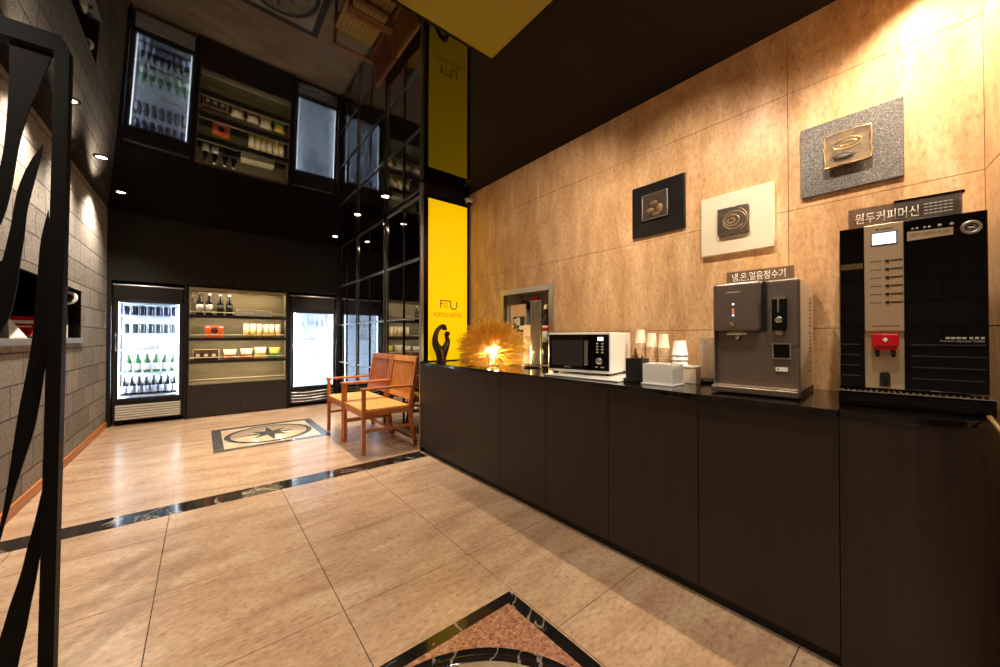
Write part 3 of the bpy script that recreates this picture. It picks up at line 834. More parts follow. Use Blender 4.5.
# ------------------------------------------------------------------ glass carafe, pipe and valve by the dispenser
t = thing('glass_tumbler', (2.07, .80, .8605), 0, 'tall clear glass tumbler on a black coaster beside the water dispenser', 'tumbler')
b = MB(); b.lathe([(0, 0), (.055, 0), (.057, .016), (.05, .02), (0, .02)], 26); b.build('coaster', M['black_plastic'], t)
b = MB(); b.lathe([(0, .0215), (.034, .0215), (.036, .03), (.038, .235), (.0365, .236), (.0345, .032), (0, .030)], 26); b.build('vessel', M['thin_glass'], t)
t = thing('water_pipe', (2.2, .70, 1.24), 0, 'white water pipe with black valve behind the water dispenser', 'pipe')
b = MB(); b.tube([(0, .02, 0), (-.05, .02, 0), (-.06, .018, -.01), (-.06, .016, -.09), (-.062, .016, -.30)], .006, 10); b.build('tube', M['white'], t)
b = MB(); b.box(-.074, -.05, .003, .029, -.10, -.06, bev=.003); b.build('valve', M['black_plastic'], t)
b = MB(); b.box(-.072, -.05, .004, .028, -.06, -.04, bev=.003); b.build('valve_collar', M['white'], t)

# ------------------------------------------------------------------ water dispenser
t = thing('water_dispenser', (1.775, .65, .8605), R(-86), 'taupe metal hot and cold water dispenser with sign on top', 'water dispenser')
z0 = -.8605
w = .289
b = MB(); b.box(0, w, .012, .385, .022, .47, bev=.004); b.build('casing', M['side_metal'], t)
b = MB(); b.box(.002, w-.0, .002, .03, .03, .262, bev=.004); b.build('lower_front', M['bronze_metal'], t)
b = MB(); b.box(-.004, .168, -.03, .03, .262, .472, bev=.014, seg=4); b.build('dispense_head', M['bronze_metal'], t)
b = MB(); b.box(.169, .182, .0, .04, .262, .468); b.build('gap_panel', M['black_plastic'], t)
b = MB(); b.box(.182, w+.001, -.004, .03, .20, .472, bev=.012, seg=4); b.build('ice_tower', M['bronze_metal'], t)
b = MB(); b.box(-.003, .003, -.03, .06, .03, .46, bev=.002); b.build('side_trim', M['steel'], t)
b = MB(); b.box(.047, .10, -.0308, -.0302, .4275, .4325); b.build('brand_mark', M['text_grey'], t)
for z, mt in ((1.239, 'led_dot'), (1.216, 'led_orange'), (1.205, 'led_orange'), (1.192, 'led_dot')):
    b = MB(); b.lathe([(0, 0), (.004, 0), (.004, .001), (0, .001)], 12, M4=T((.073, -.030, z+z0)) @ RX(R(90))); b.build('indicator_light', M[mt], t)
b = MB(); b.lathe([(0, 0), (.011, 0), (.011, .006), (.008, .009), (0, .009)], 20, M4=T((.072, -.030, 1.156+z0)) @ RX(R(90))); b.build('button', M['chrome'], t)
b = MB(); b.box(.044, .122, -.025, .02, .248, .262, bev=.004); b.lathe([(.010, .228), (.012, .25), (0, .25)], 16, (.083, -.004, 0)); b.lathe([(0, .228), (.010, .228)], 16, (.083, -.004, 0)); b.build('water_spout', M['chrome'], t)
b = MB(); b.box(.204, .252, -.026, -.002, 1.127+z0, 1.262+z0, bev=.006, seg=3); b.build('ice_lever', M['black_metal'], t)
b = MB(); b.box(.203, .206, -.028, -.004, 1.13+z0, 1.258+z0); b.box(.206, .252, -.0275, -.006, 1.250+z0, 1.263+z0, bev=.002); b.box(.224, .230, -.0275, -.026, 1.197+z0, 1.252+z0); b.build('lever_trim', M['chrome'], t)
b = MB(); b.ball((.228, -.026, 1.168+z0), .013, 1.1, .35, 1); b.build('ice_button', M['chrome'], t)
b = MB(); b.box(.217, .241, -.02, 0, 1.108+z0, 1.128+z0, bev=.003); b.build('ice_spout', M['steel'], t)
b = MB(); x0_, x1_, a_, c_ = .203, .264, 1.012+z0, 1.076+z0
for q in ((x0_, x1_, a_, a_+.005), (x0_, x1_, c_-.005, c_), (x0_, x0_+.005, a_+.005, c_-.005), (x1_-.005, x1_, a_+.005, c_-.005)): b.box(q[0], q[1], -.008, .002, q[2], q[3])
b.build('window_frame', M['chrome'], t)
b = MB(); b.box(x0_+.005, x1_-.005, -.005, .0018, a_+.005, c_-.005); b.build('window', M['black_gloss'], t)
b = MB(); b.box(.214, .252, -.0045, .0018, .963+z0, .979+z0); b.build('sticker', M['white'], t)
b = MB(); b.box(.218, .224, -.005, -.0046, .967+z0, .975+z0); b.build('sticker_print', M['grey_plastic'], t)
b = MB(); b.box(-.008, w+.004, -.055, .012, 0.004, .032, bev=.006, seg=3); b.build('drip_tray', M['bronze_metal'], t)
b = MB(); b.box(0, w-.004, -.05, .0, .0325, .036, bev=.001); b.build('drip_grate', M['champagne'], t)
b = MB(); b.box(0, w, .012, .38, 0, .022); b.build('foot_plinth', M['black_plastic'], t)
b = MB()
for k in range(20):
    z = .09+.0165*k
    if k in (3, 4, 11): continue
    b.box(w-.0006, w+.0012, .25+.02*(k % 2), .30, z, z+.005)
b.build('vent_slots', M['black_plastic'], t, kind='stuff')
# sign plate
s = thing('counter_sign', (1.775, .65, .8605+.4722), R(-86), 'smoked acrylic sign on the water dispenser, white Korean lettering', 'sign')
b = MB(); b.box(.03, .268, .045, .05, 0, .055); b.build('plate', M['acrylic_grey'], s)
b = MB(); b.box(.03, .268, .0445, .0505, .055, .0572); b.box(.06, .24, .02, .08, 0, .003); b.build('plate_edge', M['acrylic_clear'], s)
text_part('lettering', '냉,온,얼음정수기', .188, .037, M['text_white'], s, T((.052, .0449, .010)), .0008, bold=.006)

# ------------------------------------------------------------------ coffee machine
t = thing('coffee_machine', (1.812, .247, .860), R(-81.65), 'black coffee vending machine with steel control strip on the counter end', 'coffee machine')
z0 = -.855
w = .332
b = MB(); b.box(0, w, .012, .30, .06, .63, bev=.004); b.build('body', M['black_plastic'], t)
b = MB(); b.box(0, .0625, -.002, .012, .062, .63, bev=.002); b.build('left_panel', M['black_gloss'], t)
b = MB(); b.box(.1585, w, -.002, .012, .062, .63, bev=.002); b.build('right_door', M['black_gloss'], t)
b = MB(); b.box(.0635, .1575, -.006, .012, 1.115+z0, .632, bev=.002); b.build('control_strip', M['champagne'], t)
b = MB(); b.box(.0635, .1575, .004, .012, .062, 1.115+z0); b.build('cup_bay', M['champagne'], t)
b = MB(); b.box(.002, .060, -.0028, -.002, 1.338+z0, 1.358+z0); b.build('left_band', plain('bronze_band', rgb(112, 92, 62), .3, metal=.6), t)
b = MB(); b.box(.080, .143, -.0075, -.006, 1.412+z0, 1.458+z0); b.build('display_frame', M['label_dark'], t)
b = MB(); b.box(.083, .140, -.0085, -.0075, 1.416+z0, 1.4545+z0); b.build('display', M['display'], t)
b = MB(); b.box(.092, .100, -.0066, -.006, 1.466+z0, 1.471+z0); b.box(.103, .133, -.0066, -.006, 1.467+z0, 1.4695+z0); b.build('brand_mark', M['text_dark'], t)
for k in range(6):
    z = 1.3575-.0287*k+z0
    b = MB(); b.box(.114, .124, -.0095, -.006, z-.0045, z+.0045, bev=.0015); b.build('selection_button', M['black_plastic'], t)
    b = MB(); b.box(.126, .155, -.0066, -.006, z-.0035, z+.0028); b.build('product_label', M['maroon'] if k > 1 else M['text_dark'], t)
    b = MB()
    for q in range(4): b.box(.078+.007*q, .083+.007*q, -.0066, -.006, z-.0015, z+.0015)
    b.build('product_print', M['text_dark'], t)
b = MB()
for q in range(12): b.box(.081+.0055*q, .085+.0055*q, -.0066, -.006, 1.131+z0, 1.1345+z0)
b.build('strip_print', M['text_dark'], t)
b = MB(); b.box(.079, .143, -.03, .004, 1.062+z0, 1.106+z0, bev=.004); b.box(.083, .139, -.024, .004, 1.050+z0, 1.066+z0, bev=.003); b.build('nozzle_housing', M['red_plastic'], t)
b = MB()
b.box(.105, .117, -.0312, -.030, 1.0835+z0, 1.0885+z0); b.box(.1085, .1135, -.0312, -.030, 1.079+z0, 1.093+z0)
b.build('emblem', M['text_white'], t)
b = MB()
for x in (.093, .131): b.lathe([(0, 1.027+z0), (.005, 1.027+z0), (.0065, 1.052+z0), (0, 1.052+z0)], 14, (x, -.012, 0))
b.build('nozzles', M['dark_steel'], t)
b = MB(); b.prism([(.0985, .925+z0), (.1235, .925+z0), (.1235, .965+z0), (.119, .974+z0), (.103, .974+z0), (.0985, .965+z0)], -.004, .02, M4=RX(R(90))); b.build('cup_sensor', M['black_plastic'], t)
b = MB(); b.box(.1065, .1155, -.0206, -.02, .93+z0, .958+z0); b.build('sensor_window', M['dark_steel'], t)
b = MB(); b.prism([(.166, 1.4165+z0), (.264, 1.4215+z0), (.264, 1.445+z0), (.166, 1.4475+z0)], .002, .0045, M4=RX(R(90))); b.build('name_plate', M['champagne'], t)
text_part('name_plate_lettering', 'NEW COFFEE MUSIC', .086, .0105, M['text_dark'], t, T((.172, -.0046, 1.429+z0)), .0003)
for q, x in enumerate((.178, .188, .205, .215, .237, .262)):
    r_ = .0035 if q < 4 else .005
    b = MB(); b.lathe([(0, 0), (r_, 0), (0, .001)], 12, M4=T((x, -.002, 1.4565+z0)) @ RX(R(90))); b.build('indicator_dot', M['text_grey'], t)
MB_ = T((.3, -.002, 1.437+z0)) @ RX(R(90))
b = MB(); b.lathe([(.013, .001), (.0135, .004), (.021, .004), (.022, 0)], 32, M4=MB_); b.lathe([(.0085, .0), (.0085, .002), (.0105, .002), (.0105, 0)], 32, M4=MB_); b.build('round_badge', M['pewter'], t)
b = MB(); b.box(.294, .306, -.0032, -.002, 1.4345+z0, 1.4395+z0); b.build('badge_mark', M['text_grey'], t)
b = MB()
for q in range(7): b.box(.246+.011*q+(.004 if q > 3 else 0), .255+.011*q+(.002 if q > 3 else 0), -.0026, -.002, 1.0885+z0, 1.095+z0)
b.build('door_print', M['text_grey'], t)
text_part('door_lettering', 'Premium Espresso Coffee', .087, .0085, M['text_grey'], t, T((.236, -.002, 1.077+z0)), .0003)
for k in range(4):
    z = 1.069-.0372*k+z0
    for x0_, x1_ in ((.172, .324), (.002, .051)):
        b = MB(); b.box(x0_, x1_, -.0045, -.002, z-.002, z+.002); b.build('louvre', M['label_dark'], t)
b = MB(); b.box(-.006, w+.004, -.05, .30, 0.0005, .05, bev=.004); b.build('drip_tray', M['black_gloss'], t)
b = MB(); b.box(-.006, w+.004, -.05, .0, .0505, .054)
for k in range(24):
    b.box(.004+.0138*k, .0085+.0138*k, -.049, -.004, .054, .0585)
b.build('drip_grille', M['chrome'], t)
# sign on top of the coffee machine, and the tray behind it
s = thing('counter_sign', (1.812, .247, .860+.6325), R(-81.65), 'smoked acrylic sign on the coffee machine, white Korean lettering', 'sign')
b = MB(); b.box(.024, .285, .008, .013, 0, .066); b.build('plate', M['acrylic_grey'], s)
b = MB(); b.box(.024, .285, .0075, .0135, .066, .0685); b.box(.06, .25, .0, .05, 0, .003); b.build('plate_edge', M['acrylic_clear'], s)
text_part('lettering', '원두커피머신', .152, .037, M['text_white'], s, T((.042, .0079, .012)), .0008, bold=.004)
b = MB()
for r_ in range(4):
    for c_ in range(6): b.box(.205+.0105*c_, .213+.0105*c_, .0072, .0079, .014+.0105*r_, .0175+.0105*r_)
b.build('fine_print', M['text_grey'], s)
s = thing('cup_tray', (1.812, .247, .860+.6325), R(-81.65), 'dark oval cup tray standing on the coffee machine behind the sign', 'tray')
b = MB(); b.box(.15, .30, .10, .24, 0, .085, bev=.02, seg=4); b.build('bin', M['black_plastic'], s)
b = MB(); b.box(.143, .307, .093, .247, .0855, .098, bev=.006, seg=2); b.build('rim', M['black_gloss'], s)
b = MB(); P = catmull([(1.90, -.098, .914), (1.83, -.078, .885), (1.765, -.085, .862), (1.735, -.098, .832), (1.735, -.12, .79), (1.75, -.15, .74), (1.79, -.16, .68)], 6)
P = catmull([(1.765, -.076, .868), (1.738, -.080, .862), (1.715, -.092, .84), (1.703, -.112, .80), (1.70, -.135, .75), (1.70, -.16, .66)], 6)
b.tube(P, .006, 8); tag(b.build('power_cable', plain('tan_cable', rgb(150, 118, 60), .5)), 'tan cable drooping over the rounded counter end at right edge', 'cable')

# ------------------------------------------------------------------ framed reliefs
def relief(y0, y1, z0, z1, th, panel, label):
    t = thing('wall_relief', (XR-.001, y1, z0), R(-90), label, 'wall art', 'relief pictures on the marble wall')
    box_part('panel', (0, y1-y0, -th, 0, 0, z1-z0), panel, t, .0015)
    return t
def plaque(t, x0, x1, z0, z1, y_front, th, mat, wob, edge, edge_r, seed):
    rn = random.Random(seed)
    pts = []
    def side(a, b_, n):
        for k in range(n):
            f_ = k/n
            pts.append((a[0]+(b_[0]-a[0])*f_+rn.uniform(-wob, wob), a[1]+(b_[1]-a[1])*f_+rn.uniform(-wob, wob)))
    side((x0, z0), (x1, z0), 7); side((x1, z0), (x1, z1), 7); side((x1, z1), (x0, z1), 7); side((x0, z1), (x0, z0), 7)
    b = MB(); b.prism(pts, -y_front-0, -y_front+th, M4=RX(R(90))); b.build('plaque', mat, t)
    if edge:
        b = MB(); b.tube([(x, y_front-th-.0002, z) for x, z in pts], edge_r, 6, closed=True); b.build('plaque_edge', edge, t)
    return -0
def ring(b, cx, cz, rx, rz, y, r_, a0=0, a1=2*PI, skew=0):
    n = 28
    P = [(cx+rx*math.cos(a0+(a1-a0)*k/n), y, cz+rz*math.sin(a0+(a1-a0)*k/n)+skew*math.cos(a0+(a1-a0)*k/n)) for k in range(n if a1-a0 > 6.2 else n+1)]
    b.tube(P, r_, 6, closed=a1-a0 > 6.2)
t = relief(.965, 1.2985, 1.743, 2.065, .02, M['black_canvas'], 'black square relief panel, farthest of the three wall pictures')
plaque(t, .0775, .2385, .095, .25, -.02, .012, M['relief_dark'], .0008, M['pewter'], .0035, 1)
b = MB(); b.ball((.15, -.032, .19), .022, 1.3, .3, .7); b.ball((.13, -.032, .15), .018, 1.4, .3, .8); b.ball((.19, -.032, .15), .022, 1, .3, 1.3); b.ball((.165, -.032, .12), .014, 1.8, .3, .7); b.build('lumps', M['relief_bronze'], t)
b = MB(); ring(b, .15, .192, .02, .006, -.039, .002); b.build('bright_ring', M['pewter'], t)
t = relief(.536, .869, 1.548, 1.868, .028, M['white_canvas'], 'white square relief panel with dark plaque, middle wall picture')
plaque(t, .09, .232, .09, .235, -.028, .022, M['relief_dark'], .002, None, 0, 2)
b = MB(); ring(b, .17, .165, .052, .045, -.051, .0016, .2, 5.6); ring(b, .16, .165, .034, .028, -.051, .0018); ring(b, .157, .163, .017, .012, -.051, .0018); ring(b, .18, .165, .05, .058, -.051, .0012, -1.2, 1.3); b.build('ring_lines', M['gold'], t)
t = relief(.104, .43, 1.75, 2.07, .022, M['speckle'], 'speckled grey square relief panel above the coffee machine')
plaque(t, .092, .238, .096, .235, -.04, .022, M['relief_bronze'], .0025, M['gold'], .0025, 4)
b = MB(); b.box(.13, .20, -.041, -.0215, .13, .20); b.build('spacer', M['black_metal'], t)
b = MB(); ring(b, .165, .182, .045, .022, -.0635, .0022); ring(b, .168, .182, .026, .010, -.0635, .002); b.build('ring_lines', M['gold'], t)
b = MB(); ring(b, .15, .128, .035, .014, -.0635, .0022); b.ball((.15, -.063, .128), .03, 1, .15, .4); b.build('lumps', M['relief_dark'], t)

# ------------------------------------------------------------------ security camera
t = thing('security_camera', (2.155, 3.15, 2.49), 0, 'small white dome security camera at the top of the column', 'camera')
b = MB(); b.box(-.03, .045, -.01, .05, .045, .062, bev=.003); b.lathe([(.0, .045), (.035, .045), (.038, .03), (.036, .01), (.0, .01)], 22); b.build('housing', M['white'], t)
b = MB(); b.lathe([(0, -.026), (.016, -.022), (.026, -.01), (.030, .009), (0, .009)], 22); b.build('dome', M['black_gloss'], t)

# ------------------------------------------------------------------ wooden armchairs
def make_chair(name, label, back_mat):
    t = thing(name, (0, 0, 0), 0, label, 'armchair', 'wooden armchairs by the glass wall')
    # local: front towards -x (x=0 at front legs), y across 0..w
    w = .60; lw = .034; D_ = .50
    for y in (lw/2, w-lw/2):
        b = MB(); b.box(-lw/2, lw/2, y-lw/2, y+lw/2, 0, .60, bev=.003); b.build('front_leg', M['wood'], t)
        b = MB()
        prof = [(D_+.025, 0), (D_-.02, .22), (D_-.035, .40), (D_-.025, .48), (D_+.0, .62), (D_+.045, .90)]
        pl = [p for p in catmull([(x, z, 0) for x, z in prof], 5)]
        poly = [(p.x-.018, p.y) for p in pl]+[(p.x+.018, p.y) for p in pl[::-1]]
        b.prism(poly, -(y+lw/2), -(y-lw/2), M4=RX(R(90))); b.build('rear_leg', M['wood'], t)
        b = MB(); b.box(-.03, D_+.0, y-.024, y+.024, .60, .622, bev=.005); b.build('armrest', M['wood'], t)
        b = MB(); b.box(lw/2, D_-.05, y-.011, y+.011, .355, .405, bev=.002); b.build('side_rail', M['wood'], t)
        b = MB(); b.box(lw/2, D_-.03, y-.010, y+.010, .205, .232, bev=.002); b.build('side_stretcher', M['wood'], t)
    b = MB(); b.box(-.011, .011, lw, w-lw, .35, .405, bev=.002); b.build('front_rail', M['wood'], t)
    b = MB(); b.box(D_-.05, D_-.028, lw, w-lw, .355, .405, bev=.002); b.build('rear_rail', M['wood'], t)
    b = MB(); b.box(.24, .262, .026, w-.026, .207, .23, bev=.002); b.build('cross_stretcher', M['wood'], t)
    b = MB(); ns = 9; s0, s1 = -.014, D_-.05
    for k in range(ns):
        a = s0+(s1-s0)*k/ns; b.box(a+.002, a+(s1-s0)/ns-.002, lw+.002 if k == 0 else .012, w-lw-.002 if k == 0 else w-.012, .4055, .422, bev=.002)
    b.build('seat', M['wood_seat'], t)
    def back_x(z): return D_+.0+(z-.62)/.28*.045 if z > .62 else D_-.025+(z-.48)/.14*.025
    def slanted(y0, y1, z0, z1, th):
        x0, x1 = back_x(z0), back_x(z1)
        b.prism([(x0-th, z0), (x0+th, z0), (x1+th, z1), (x1-th, z1)], -y1, -y0, M4=RX(R(90)))
    b = MB(); slanted(lw-.001, w-lw+.001, .845, .90, .013); b.build('top_rail', back_mat, t)
    b = MB(); slanted(lw-.001, w-lw+.001, .47, .515, .012); b.build('lower_back_rail', back_mat, t)
    n = 13
    for k in range(n):
        y = lw+.006+(w-2*lw-.012)*(k+.5)/n
        b = MB(); slanted(y-.0098, y+.0098, .514, .6201, .006); slanted(y-.0098, y+.0098, .62, .846, .006)
        b.build('back_slat', back_mat, t)
    return t
c1 = make_chair('wooden_armchair', 'orange wooden slatted armchair, the nearer one beside the counter end', M['wood_back'])
c1.location = (1.165, 3.41, 0)
c2 = make_chair('wooden_armchair', 'reddish wooden slatted armchair, the farther one by the right fridge', M['wood_red'])
c2.location = (1.165, 4.032, 0)

# ------------------------------------------------------------------ fridges
def bottle_mesh(b, h, r, neck, mats=(0, 0), lab=None):
    b.lathe([(0, 0), (r, 0), (r, h*.56), (r*.9, h*.63), (neck*1.1, h*.80), (neck, h*.97), (neck, h), (0, h)], 16)
def make_bottle(name, h, r, neck, glass, label_m, cap_m, loc, lab, cat, group):
    t = thing(name, loc, 0, lab, cat, group)
    b = MB(); bottle_mesh(b, h, r, neck); b.build('glass', glass, t)
    b = MB(); b.lathe([(r+.0002, h*.14), (r+.001, h*.14), (r+.001, h*.5), (r+.0002, h*.5)], 16); b.build('label', label_m, t)
    b = MB(); b.lathe([(neck+.0005, h*.93), (neck+.002, h*.93), (neck+.002, h+.002), (0, h+.002)], 12); b.build('cap', cap_m, t)
    return t
def make_can(loc, body, lab, group, h=.122, r=.031):
    t = thing('drink_can', loc, 0, lab, 'can', group)
    b = MB(); b.lathe([(0, 0), (r*.8, 0), (r, .008), (r, h-.012), (r*.84, h-.002), (r*.8, h-.003)], 18); b.build('body', body, t)
    b = MB(); b.lathe([(r*.84, h-.002), (r*.84, h), (r*.78, h), (r*.76, h-.004), (0, h-.004)], 18); b.build('lid', M['alu'], t)
    return t
def row(proto, pts):
    for k, p in enumerate(pts):
        o = proto if k == 0 else copy_tree(proto)
        o.location = p
def fridge(x0, w, label, zg0, zg1, gx0, gx1, shelves, led, glass, louvre, frost):
    t = thing('display_fridge', (x0, YB, 0), 0, label, 'fridge')
    d_ = .62
    b = MB()
    c0_, c1_ = .018, w-.018
    b.box(0, c0_, .045, d_, .05, 1.765); b.box(c1_, w, .045, d_, .05, 1.765)
    b.box(c0_, c1_, .045, d_, .05, zg0-.02); b.box(c0_, c1_, .045, d_, zg1+.02, 1.765); b.box(c0_, c1_, d_-.03, d_, zg0-.02, zg1+.02)
    b.build('cabinet', M['black_plastic'], t)
    b = MB(); i0, i1 = .0185, w-.0185
    b.box(i0, i0+.004, .05, d_-.031, zg0-.019, zg1+.019); b.box(i1-.004, i1, .05, d_-.031, zg0-.019, zg1+.019)
    b.box(i0+.004, i1-.004, d_-.036, d_-.031, zg0-.019, zg1+.019); b.box(i0+.004, i1-.004, .05, d_-.036, zg0-.019, zg0-.013); b.box(i0+.004, i1-.004, .05, d_-.036, zg1+.013, zg1+.019)
    b.build('liner', M['liner'], t)
    b = MB()
    for q in ((.018, gx0, zg0-.03, zg1+.03), (gx1, w-.018, zg0-.03, zg1+.03), (gx0, gx1, zg1, zg1+.03), (gx0, gx1, zg0-.03, zg0)): b.box(q[0], q[1], .008, .042, q[2], q[3], bev=.002)
    df = b.build('door_frame', M['black_plastic'], t)
    box_part('door_glass', (gx0+.0005, gx1-.0005, .022, .027, zg0+.0005, zg1-.0005), glass, t)
    b = MB(); hx = gx0-.018; b.tube([(hx, .008, 1.15), (hx, -.022, 1.15), (hx, -.024, 1.04), (hx, -.022, .92), (hx, .008, .92)], .008, 10); b.build('handle', M['chrome'], t)
    box_part('header_panel', (.01, w-.01, .004, .044, zg1+.032, 1.735), M['dark_wall'], t, .003)
    box_part('header_trim', (.0, w, -.004, .044, 1.738, 1.752), M['steel'], t, .003)
    b = MB()
    n = 6 if not louvre else 4
    for k in range(n):
        z = .075+(.185/n)*k
        if louvre: b.tube(catmull([(.01+(w-.02)*q/4, .01-.006*(q % 2), z+.02-.012*math.sin(q*1.1)) for q in range(5)], 4), .008, 8)
        else: b.box(.028, w-.028, -.004, .03, z, z+.185/n-.009, bev=.003)
    b.build('louvres', M['steel'] if louvre else plain('cream_louvre', rgb(210, 202, 184), .35), t)
    box_part('grille_housing', (.012, w-.012, .03, .044, .055, .27), M['black_plastic'], t)
    for x in (.05, w-.08):
        b = MB(); b.lathe([(0, 0), (.018, 0), (.018, .05), (0, .05)], 12, (x+.02, .10, 0)); b.build('foot', M['dark_steel'], t)
    for x in (.0235, w-.0375):
        box_part('led_strip', (x, x+.014, .05, .056, zg0+.01, zg1-.01), led, t)
    for x in (gx0+.001, gx1-.011):
        box_part('edge_light', (x, x+.010, .0285, .034, zg0+.003, zg1-.003), M['led_edge'], t)
    for z in shelves:
        b = MB(); b.box(gx0+.014, gx1-.014, .075, .083, z-.012, z+.002)
        for k in range(22):
            x = gx0+.02+(gx1-gx0-.04)*k/21; b.box(x-.0015, x+.0015, .083, d_-.04, z-.004, z)
        b.box(gx0+.014, gx1-.014, d_-.045, d_-.04, z-.008, z)
        b.build('wire_shelf', M['wire'], t)
    return t
fl = fridge(-.85, .66, 'glass door drinks fridge full of bottles, left of the snack shelf', .335, 1.535, .05, .612, (1.375, 1.145, .945, .645, .355), M['led_white'], M['glass'], False, False)
fx0 = -.80
def xsn(n, a, b_): return [a+(b_-a)*k/(n-1) for k in range(n)]
p = make_can((0, 0, 0), M['can_dark'], 'dark drink can on the top shelf of the left fridge', 'cans on the fridge top shelf')
row(p, [(x, YB+yy, 1.3775) for yy in (.135, .22) for x in xsn(7, -.755, -.285)])
p = make_can((0, 0, 0), M['can_grey'], 'grey drink can on the second shelf of the left fridge', 'cans on the fridge second shelf')
row(p, [(x, YB+yy, 1.1475) for yy in (.135, .22) for x in xsn(7, -.755, -.285)])
for k, x in enumerate(xsn(6, -.75, -.56)):
    b = MB(); b.lathe([(0, 0), (.014, 0), (.016, .018), (.006, .024), (0, .024)], 12)
    o = at(b.build('milk_capsule', M['wire']), (x, YB+.12, .9475)); tag(o, 'tiny white capsule in the row on the fridge middle shelf', 'capsule', 'capsules on the fridge middle shelf')
for k, (x, w_, h_) in enumerate(((-.50, .09, .05), (-.40, .10, .065), (-.315, .06, .075))):
    lab = ('flat white pack left of the pair on the fridge middle shelf', 'white pack in the middle of the fridge middle shelf group', 'tall white pack at right of the fridge middle shelf')[k]
    b = MB(); b.box(-w_/2, w_/2, -.05, .05, 0, h_, bev=.006); t = thing('food_pack', (x, YB+.18, .9475), 0, lab, 'food pack', 'packs on the fridge middle shelf')
    b.build('pack', M['label'], t); box_part('print', (-w_*.3, w_*.3, -.0515, -.0502, h_*.3, h_*.75), M['grey_plastic'] if k == 2 else M['label_blue'], t)
p = make_bottle('soju_bottle', .235, .035, .013, M['green_glass'], M['label'], M['alu'], (0, 0, 0), 'green glass bottle on the fourth shelf of the left fridge', 'bottle', 'green bottles in the fridge')
row(p, [(x, YB+yy, .6475) for yy in (.135,) for x in xsn(6, -.725, -.29)])
p = make_bottle('beer_bottle', .24, .036, .014, M['dark_glass'], M['label_blue'], M['alu'], (0, 0, 0), 'dark beer bottle on the bottom shelf of the left fridge', 'bottle', 'dark bottles in the fridge')
row(p, [(x, YB+yy, .3575) for yy in (.13,) for x in xsn(8, -.762, -.275)])

fr_ = fridge(1.062, .66, 'misty glass door fridge beside the glass wall and chairs', .318, 1.48, .05, .624, (1.26, 1.05, .80, .56), M['led_frost'], M['fog_glass'], True, True)
p = make_bottle('water_bottle', .18, .028, .012, M['frost_plastic'], M['label_blue'], M['wire'], (0, 0, 0), 'pale water bottle on the top shelf of the misty fridge', 'bottle', 'water bottles on the misty fridge top shelf')
row(p, [(x, YB+.135, 1.2625) for x in xsn(7, 1.16, 1.645)])
p = make_bottle('water_bottle', .16, .026, .012, M['frost_plastic'], M['label'], M['alu'], (0, 0, 0), 'pale water bottle on the second shelf of the misty fridge', 'bottle', 'water bottles on the misty fridge second shelf')
row(p, [(x, YB+.135, 1.0525) for x in xsn(5, 1.16, 1.42)])

# ------------------------------------------------------------------ snack shelf between the fridges
t = thing('snack_shelf', (-.152, YB, 0), 0, 'built in lit snack shelf with black cupboard below, between the fridges', 'shelf unit')
w = 1.17; d_ = .34
b = MB(); b.box(0, w, .02, d_+.02, .02, .44); b.build('cupboard_body', M['plinth'], t)
for x0, x1 in ((.001, .5845), (.5865, w-.001)): box_part('cupboard_door', (x0, x1, 0, .019, .012, .447), plain('cupboard_front', rgb(38, 30, 25), .5) if x0 < .1 else bpy.data.materials['cupboard_front'], t, .001)
b = MB(); b.box(0, w, d_, d_+.02, .45, 1.785); b.box(0, .022, .03, d_, .45, 1.785); b.box(w-.022, w, .03, d_, .45, 1.785); b.box(.022, w-.022, .03, d_, 1.755, 1.785); b.box(.022, w-.022, .03, d_, .445, .462)
b.build('lining', M['shelf_lining'], t)
b = MB()
b.box(-.0, .016, 0, .03, .45, 1.79); b.box(w-.016, w, 0, .03, .45, 1.79)
b.build('side_frame', M['black_plastic'], t)
b = MB()
b.box(.016, w-.016, .0, .03, 1.735, 1.775); b.box(.016, .026, .004, .03, .462, 1.762); b.box(w-.026, w-.016, .004, .03, .462, 1.762); b.box(.016, w-.016, .002, .03, .448, .468)
b.build('inner_trim', plain('greige_trim', rgb(150, 138, 108), .4), t)
levels = (1.39, 1.075, .762)
for z in levels:
    b = MB(); b.box(.0165, w-.0165, -.004, d_-.001, z+.004, z+.016); b.box(.0165, w-.0165, -.004, .014, z-.026, z+.004); b.build('shelf_board', M['black_plastic'], t)
    b = MB(); b.tube([(.018, .014, z+.055), (w-.018, .014, z+.055)], .0065, 8); b.build('guard_rail', M['brass'], t)
b = MB(); b.tube([(.018, .012, .515), (w-.018, .012, .515)], .0065, 8); b.build('guard_rail', M['brass'], t)
for z in (1.7545, levels[0]+.0035, levels[1]+.0035, levels[2]+.0035):
    box_part('led_strip', (.03, w-.03, .018 if z < 1.7 else .034, .034 if z < 1.7 else .05, z-.006, z-.0005), M['led_warm'], t)
